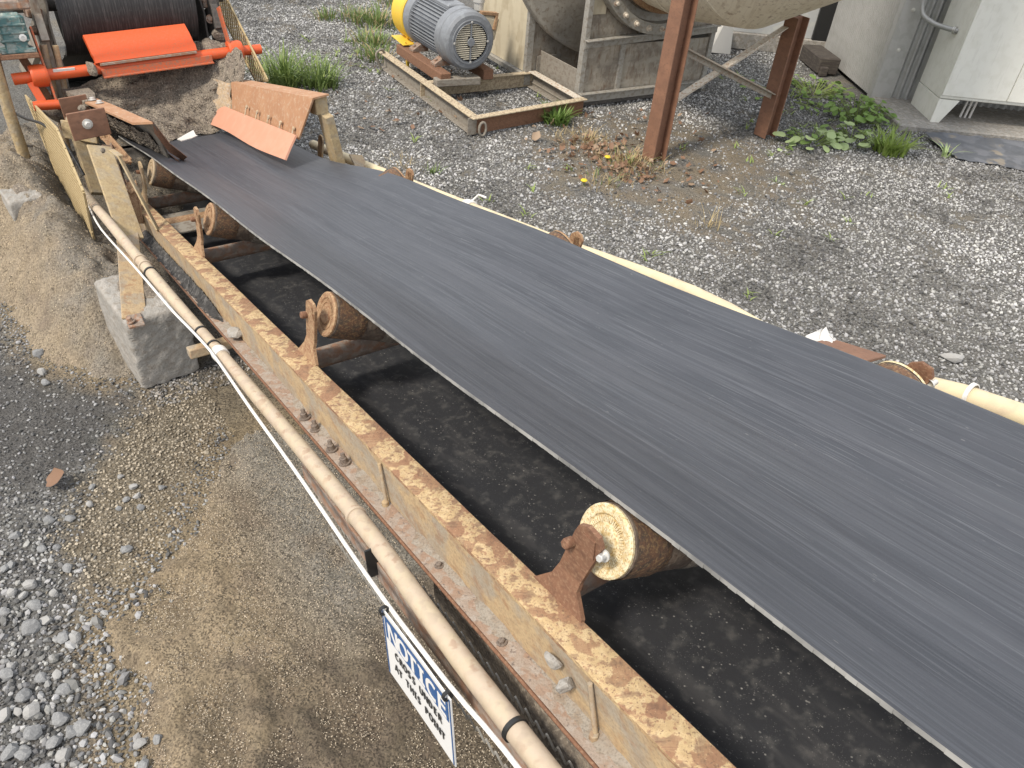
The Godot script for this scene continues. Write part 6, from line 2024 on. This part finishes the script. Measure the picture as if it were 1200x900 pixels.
func tuft(called: String, label: String, cat: String, at: Vector2, n: int, rad: float, ln: float, w: float, m: Material, m2: Material = null, group := ""):
	var o := thing(called, label, cat, Transform3D(Basis.IDENTITY, Vector3(at.x, ground_y(at), at.y)), group)
	for pass_i in (2 if m2 else 1):
		var b := MB.new()
		for k in (n if pass_i == 0 else n / 3):
			var a := rng.randf() * TAU
			var r := rad * 1.15 * rng.randf()
			blade(b, Vector3(cos(a) * r, 0, sin(a) * r), a + rng.randfn(0, 0.9), rng.randf_range(0.2, 1.25), ln * rng.randf_range(0.3, 1.15), w * rng.randf_range(0.7, 1.3))
		part("blades" if pass_i == 0 else "dry_blades", b, m if pass_i == 0 else m2, o)

func leaf_mesh(sd: int, curl := 0.2, lobes := 0.0) -> ArrayMesh:
	var r := RandomNumberGenerator.new()
	r.seed = sd
	var b := MB.new()
	b.smooth = 1
	var rim := []
	var n := 14
	for i in n:
		var a := TAU * i / n
		var rad := 0.5 * (1.0 - 0.28 * cos(a)) * (1.0 + lobes * sin(a * 5.0 + sd) * 0.5) + r.randf_range(-0.02, 0.02)
		rim.append(Vector3(0.42 - cos(a) * rad * 1.05, 0, sin(a) * rad * 0.85))
	for i in n:
		var p: Vector3 = rim[i]
		rim[i].y = curl * (p.z * p.z * 1.2 - p.x * p.x * 0.45 * (1.0 if curl < 0.4 else -1.0)) + r.randf_range(-0.03, 0.03)
	var c := Vector3(0.42, -0.02, 0)
	for i in n:
		b.tri(c, rim[i], rim[(i + 1) % n], Vector3.UP)
	return b.done()

func broadleaf(label: String, at: Vector2, n: int, rad: float, size: float, hgt: float, m: Material, group: String):
	var o := thing("broadleaf_weed", label, "weed", Transform3D(Basis.IDENTITY, Vector3(at.x, ground_y(at), at.y)), group)
	var st := MB.new()
	var lm := [leaf_mesh(1), leaf_mesh(2, 0.3), leaf_mesh(3, 0.15)]
	for k in n:
		var a := rng.randf() * TAU
		var r := rad * sqrt(rng.randf())
		var p := Vector3(cos(a) * r, hgt * rng.randf_range(0.35, 1.0) * (1.0 - 0.4 * r / rad), sin(a) * r)
		st.tube([Vector3(p.x * 0.4, 0, p.z * 0.4), p], 0.0035, 5, false)
		var lf := part("leaf", lm[k % 3], m if rng.randf() > 0.3 else M.leaf_green, o)
		lf.transform = Transform3D(Basis.from_euler(Vector3(rng.randfn(0, 0.25), -a + rng.randfn(0, 0.5), rng.randfn(-0.1, 0.25))).scaled(Vector3.ONE * size * rng.randf_range(0.6, 1.15)), p)
	part("stems", st, M.grass_pale, o)

func build_plants():
	tuft("grass_tuft", "tall bright green grass tuft just behind the brown skirtboard, left one", "grass tuft", Vector2(-2.50, -7.62), 170, 0.15, 0.40, 0.017, M.grass, M.grass_pale, "tall grass tufts behind the skirtboard")
	tuft("grass_tuft", "tall bright green grass tuft behind the skirtboard nearer the motor", "grass tuft", Vector2(-2.18, -7.66), 150, 0.16, 0.34, 0.016, M.grass, M.grass_pale, "tall grass tufts behind the skirtboard")
	tuft("grass_tuft", "small green tuft between the far mesh guard and skirtboard", "grass tuft", Vector2(-2.86, -7.9), 60, 0.09, 0.2, 0.014, M.grass)
	for q in [[-2.75, -10.2, 60, 0.13, 0.2, "short grass tuft alone on gravel at the top of the yard, farthest left"], [-2.42, -10.35, 90, 0.2, 0.22, "grass patch on gravel at the top, second from the left"], [-2.12, -10.2, 160, 0.30, 0.28, "thick grass patch on gravel left of the yellow drive guard"], [-1.98, -9.3, 130, 0.30, 0.22, "sparse grass patch below the thick one left of the motor"], [-1.86, -8.75, 90, 0.18, 0.2, "grass patch beside the far corner of the fan skid"], [-2.02, -11.3, 120, 0.3, 0.25, "grass patch at the top edge of the yard behind the yellow guard"]]:
		tuft("grass_tuft", q[5], "grass tuft", Vector2(q[0], q[1]), q[2], q[3], q[4], 0.013, M.grass, M.straw, "grass patches left of the motor")
	tuft("grass_tuft", "dark bushy weed at the right front corner of the fan skid", "weed", Vector2(0.17, -7.28), 110, 0.10, 0.2, 0.022, M.leaf_green, M.grass)
	tuft("grass_tuft", "small green sprig on the gravel between skid and belt", "grass tuft", Vector2(-0.80, -5.85), 26, 0.05, 0.09, 0.01, M.grass)
	tuft("straw_tuft", "dry straw coloured grass tuft on the gravel above the middle of the belt", "dry grass", Vector2(1.34, -5.36), 24, 0.08, 0.2, 0.006, M.straw)
	tuft("straw_tuft", "matted dry grass among brown leaves in front of the rust brown leg", "dry grass", Vector2(0.80, -6.40), 220, 0.30, 0.14, 0.006, M.straw, M.grass_pale)
	tuft("straw_tuft", "matted dry grass below the fan housing front corner", "dry grass", Vector2(0.45, -6.85), 180, 0.26, 0.13, 0.006, M.straw)
	tuft("straw_tuft", "thin dry grass on the gravel close to the far pipe rail", "dry grass", Vector2(-1.05, -5.95), 60, 0.2, 0.1, 0.005, M.straw)
	tuft("straw_tuft", "dry grass strands left of the skid's lifting eye", "dry grass", Vector2(0.62, -5.95), 70, 0.22, 0.1, 0.006, M.straw, M.grass)
	tuft("grass_tuft", "spiky green weed on gravel left of the black tarp", "weed", Vector2(3.36, -7.36), 130, 0.13, 0.26, 0.018, M.weed_lime, M.grass_pale)
	tuft("grass_tuft", "thin seedling growing at the edge of the black tarp", "weed", Vector2(3.93, -7.42), 16, 0.04, 0.18, 0.02, M.leaf_pale)
	tuft("grass_tuft", "sparse green weed at the foot of the farther rust brown leg", "weed", Vector2(2.10, -6.35), 14, 0.05, 0.07, 0.012, M.leaf_pale)
	broadleaf("pale green broad leaved weed right of the farther rust brown leg", Vector2(2.62, -7.45), 34, 0.26, 0.105, 0.17, M.leaf_pale, "broad leaved weeds on the gravel")
	broadleaf("broad leaved weed in the middle between leg and spiky weed", Vector2(3.08, -7.60), 40, 0.27, 0.10, 0.17, M.leaf_pale, "broad leaved weeds on the gravel")
	broadleaf("dense green weed patch on gravel against the metal wall corner", Vector2(3.36, -8.35), 90, 0.36, 0.085, 0.26, M.leaf_green, "broad leaved weeds on the gravel")
	broadleaf("scattered green weeds on gravel in front of the timber block", Vector2(3.10, -9.15), 60, 0.42, 0.075, 0.16, M.leaf_green, "broad leaved weeds on the gravel")
	broadleaf("few low weeds on gravel under the duct beside the leg", Vector2(2.75, -8.9), 26, 0.5, 0.06, 0.07, M.leaf_green, "broad leaved weeds on the gravel")
	broadleaf("two small pale leaves at the foot of the farther leg", Vector2(2.33, -7.22), 5, 0.07, 0.07, 0.05, M.leaf_pale, "broad leaved weeds on the gravel")
	for q in [[0.41, -5.87, "yellow dandelion flower on gravel above the far pipe rail"], [0.62, -6.42, "yellow dandelion flower among the brown leaves"]]:
		var o := thing("dandelion", q[2], "flower", Transform3D(Basis.IDENTITY, Vector3(q[0], 0.0, q[1])))
		var b := MB.new()
		b.lathe([Vector2(0, 0.03), Vector2(0.016, 0.036), Vector2(0.028, 0.048), Vector2(0.02, 0.056), Vector2(0, 0.058)], Transform3D.IDENTITY, 12)
		part("flower_head", b, M.flower, o)
		b = MB.new()
		b.tube([Vector3(0.01, -0.01, 0), Vector3(0, 0.035, 0)], 0.004, 6)
		part("stem", b, M.grass, o)
	var seed_b := MB.new()
	for k in 150:
		var c := Vector2(rng.randf_range(-2.6, 3.6), rng.randf_range(-10.5, -4.2))
		if k < 60: c = Vector2(2.9 + rng.randfn(0, 0.35), -8.4 + rng.randfn(0, 0.6))
		elif k < 100: c = Vector2(-2.1 + rng.randfn(0, 0.3), -9.3 + rng.randfn(0, 0.8))
		if in_conv(c).y < 0.9: continue
		for n in 6:
			blade(seed_b, Vector3(c.x + rng.randfn(0, 0.02), ground_y(c), c.y + rng.randfn(0, 0.02)), rng.randf() * TAU, 1.1, rng.randf_range(0.03, 0.09), 0.012)
	tag(part("scattered_seedlings", seed_b, M.grass_pale), "tiny green seedlings scattered over the yard gravel", "seedlings", "", "stuff")
	# fallen leaves
	var lv := [leaf_mesh(11, 0.55, 0.5), leaf_mesh(12, 0.7, 0.6), leaf_mesh(13, 0.45, 0.4)]
	var drift := thing("fallen_leaves", "drift of dry brown leaves in front of the fan housing", "leaves")
	tag(drift, "", "", "", "stuff")
	var b := MB.new()
	var b2 := MB.new()
	for k in 380:
		var c := Vector2(0.40, -6.75).lerp(Vector2(0.98, -6.15), rng.randf()) + Vector2(rng.randfn(0, 0.18), rng.randfn(0, 0.2))
		if k > 250: c = Vector2(rng.randf_range(-0.1, 1.7), rng.randf_range(-8.0, -6.0))
		if k > 330: c = Vector2(rng.randf_range(-2.2, -0.7), rng.randf_range(-8.9, -6.6))
		var tr := Transform3D(Basis.from_euler(Vector3(rng.randfn(0, 0.5), rng.randf() * TAU, rng.randfn(0, 0.5))).scaled(Vector3.ONE * rng.randf_range(0.022, 0.062)), Vector3(c.x, ground_y(c) + rng.randf_range(0.015, 0.045), c.y))
		(b if k % 3 else b2).st.append_from(lv[k % 3], 0, tr)
	part("brown_leaves", b.st.commit(), M.leaf_dry, drift).set_meta("kind", "stuff")
	part("tan_leaves", b2.st.commit(), M.leaf_tan, drift).set_meta("kind", "stuff")
	for q in [[-1.925, -2.19, 0.092, "curled orange brown leaf on the gravel at the left edge", 0.3], [-0.03, -6.74, 0.085, "single tan leaf on gravel between lifting eye and leaf drift", 1.2], [0.50, -6.95, 0.07, "folded brown leaf by the skid corner weed", 2.2]]:
		var c := Vector2(q[0], q[1])
		var o := part("fallen_leaf", leaf_mesh(17, 0.9, 0.25), M.leaf_dry if q[2] > 0.09 else M.leaf_tan)
		o.transform = Transform3D(Basis.from_euler(Vector3(0.3, q[4], 0.2)).scaled(Vector3.ONE * q[2]), Vector3(c.x, ground_y(c) + 0.025, c.y))
		tag(o, q[3], "leaf")
	# odds and ends beyond the belt
	var s := part("stone", stone_mesh(601, 0.7, true), M.stone_pale)
	s.transform = Transform3D(Basis.IDENTITY.scaled(Vector3(0.15, 0.10, 0.11)), Vector3(2.60, 0.02, -3.86))
	tag(s, "large whitish stone on gravel beyond the far idler bracket", "stone")

# ---------------------------------------------------------------- scene
func _ready():
	rng.seed = 20
	nz.seed = 7
	nz.frequency = 1.0
	nz.fractal_octaves = 3
	nz2.seed = 11
	nz2.frequency = 0.35
	nz2.fractal_octaves = 3
	conv = Transform3D(Basis(AX_G, AX_N, AX_U), CONV_ORIGIN)

	var cam := Camera3D.new()
	cam.name = "camera"
	add_child(cam)
	cam.fov = 53.079
	cam.near = 0.05
	cam.far = 400.0
	cam.position = Vector3(0, 2.5, 0)
	cam.basis = Basis(Vector3.RIGHT, deg_to_rad(-37.94)) * Basis(Vector3(0, 0, 1), deg_to_rad(5.7106))
	cam.current = true

	var we := WorldEnvironment.new()
	we.name = "environment"
	var env := Environment.new()
	env.background_mode = Environment.BG_SKY
	var sky := Sky.new()
	var pm := ProceduralSkyMaterial.new()
	pm.sky_top_color = Color(0.87, 0.89, 0.925)
	pm.sky_horizon_color = Color(0.92, 0.92, 0.92)
	pm.sky_curve = 0.2
	pm.ground_horizon_color = Color(0.5, 0.49, 0.47)
	pm.ground_bottom_color = Color(0.32, 0.31, 0.30)
	pm.sun_angle_max = 0.0
	sky.sky_material = pm
	env.sky = sky
	env.background_energy_multiplier = 1.0
	env.tonemap_mode = Environment.TONE_MAPPER_LINEAR
	env.tonemap_exposure = 1.58
	env.sdfgi_enabled = true
	env.ssao_enabled = true
	env.ssil_enabled = true
	we.environment = env
	add_child(we)

	var sun := DirectionalLight3D.new()
	sun.name = "sun"
	sun.light_energy = 0.8
	sun.light_color = Color(1.0, 0.96, 0.9)
	sun.light_angular_distance = 10.0
	sun.shadow_enabled = true
	sun.rotation_degrees = Vector3(-52, -42, 0)
	add_child(sun)

	make_materials()
	mat("pipe_paint_pale", layered(256, lin(0.64, 0.55, 0.36), [{"f": 0.02, "oct": 4, "seed": 57, "lo": 0.5, "hi": 0.7, "c": lin(0.52, 0.42, 0.30), "a": 0.8}]), 0.75, 2.0)
	build_ground()
	build_sand()
	build_frame()
	build_belt()
	for i in IDLER_S.size(): build_idler(i)
	build_guard_pipes()
	build_sign()
	build_tail()
	build_blocks()
	build_fan()
	build_right()
	build_plants()
	build_gravel()
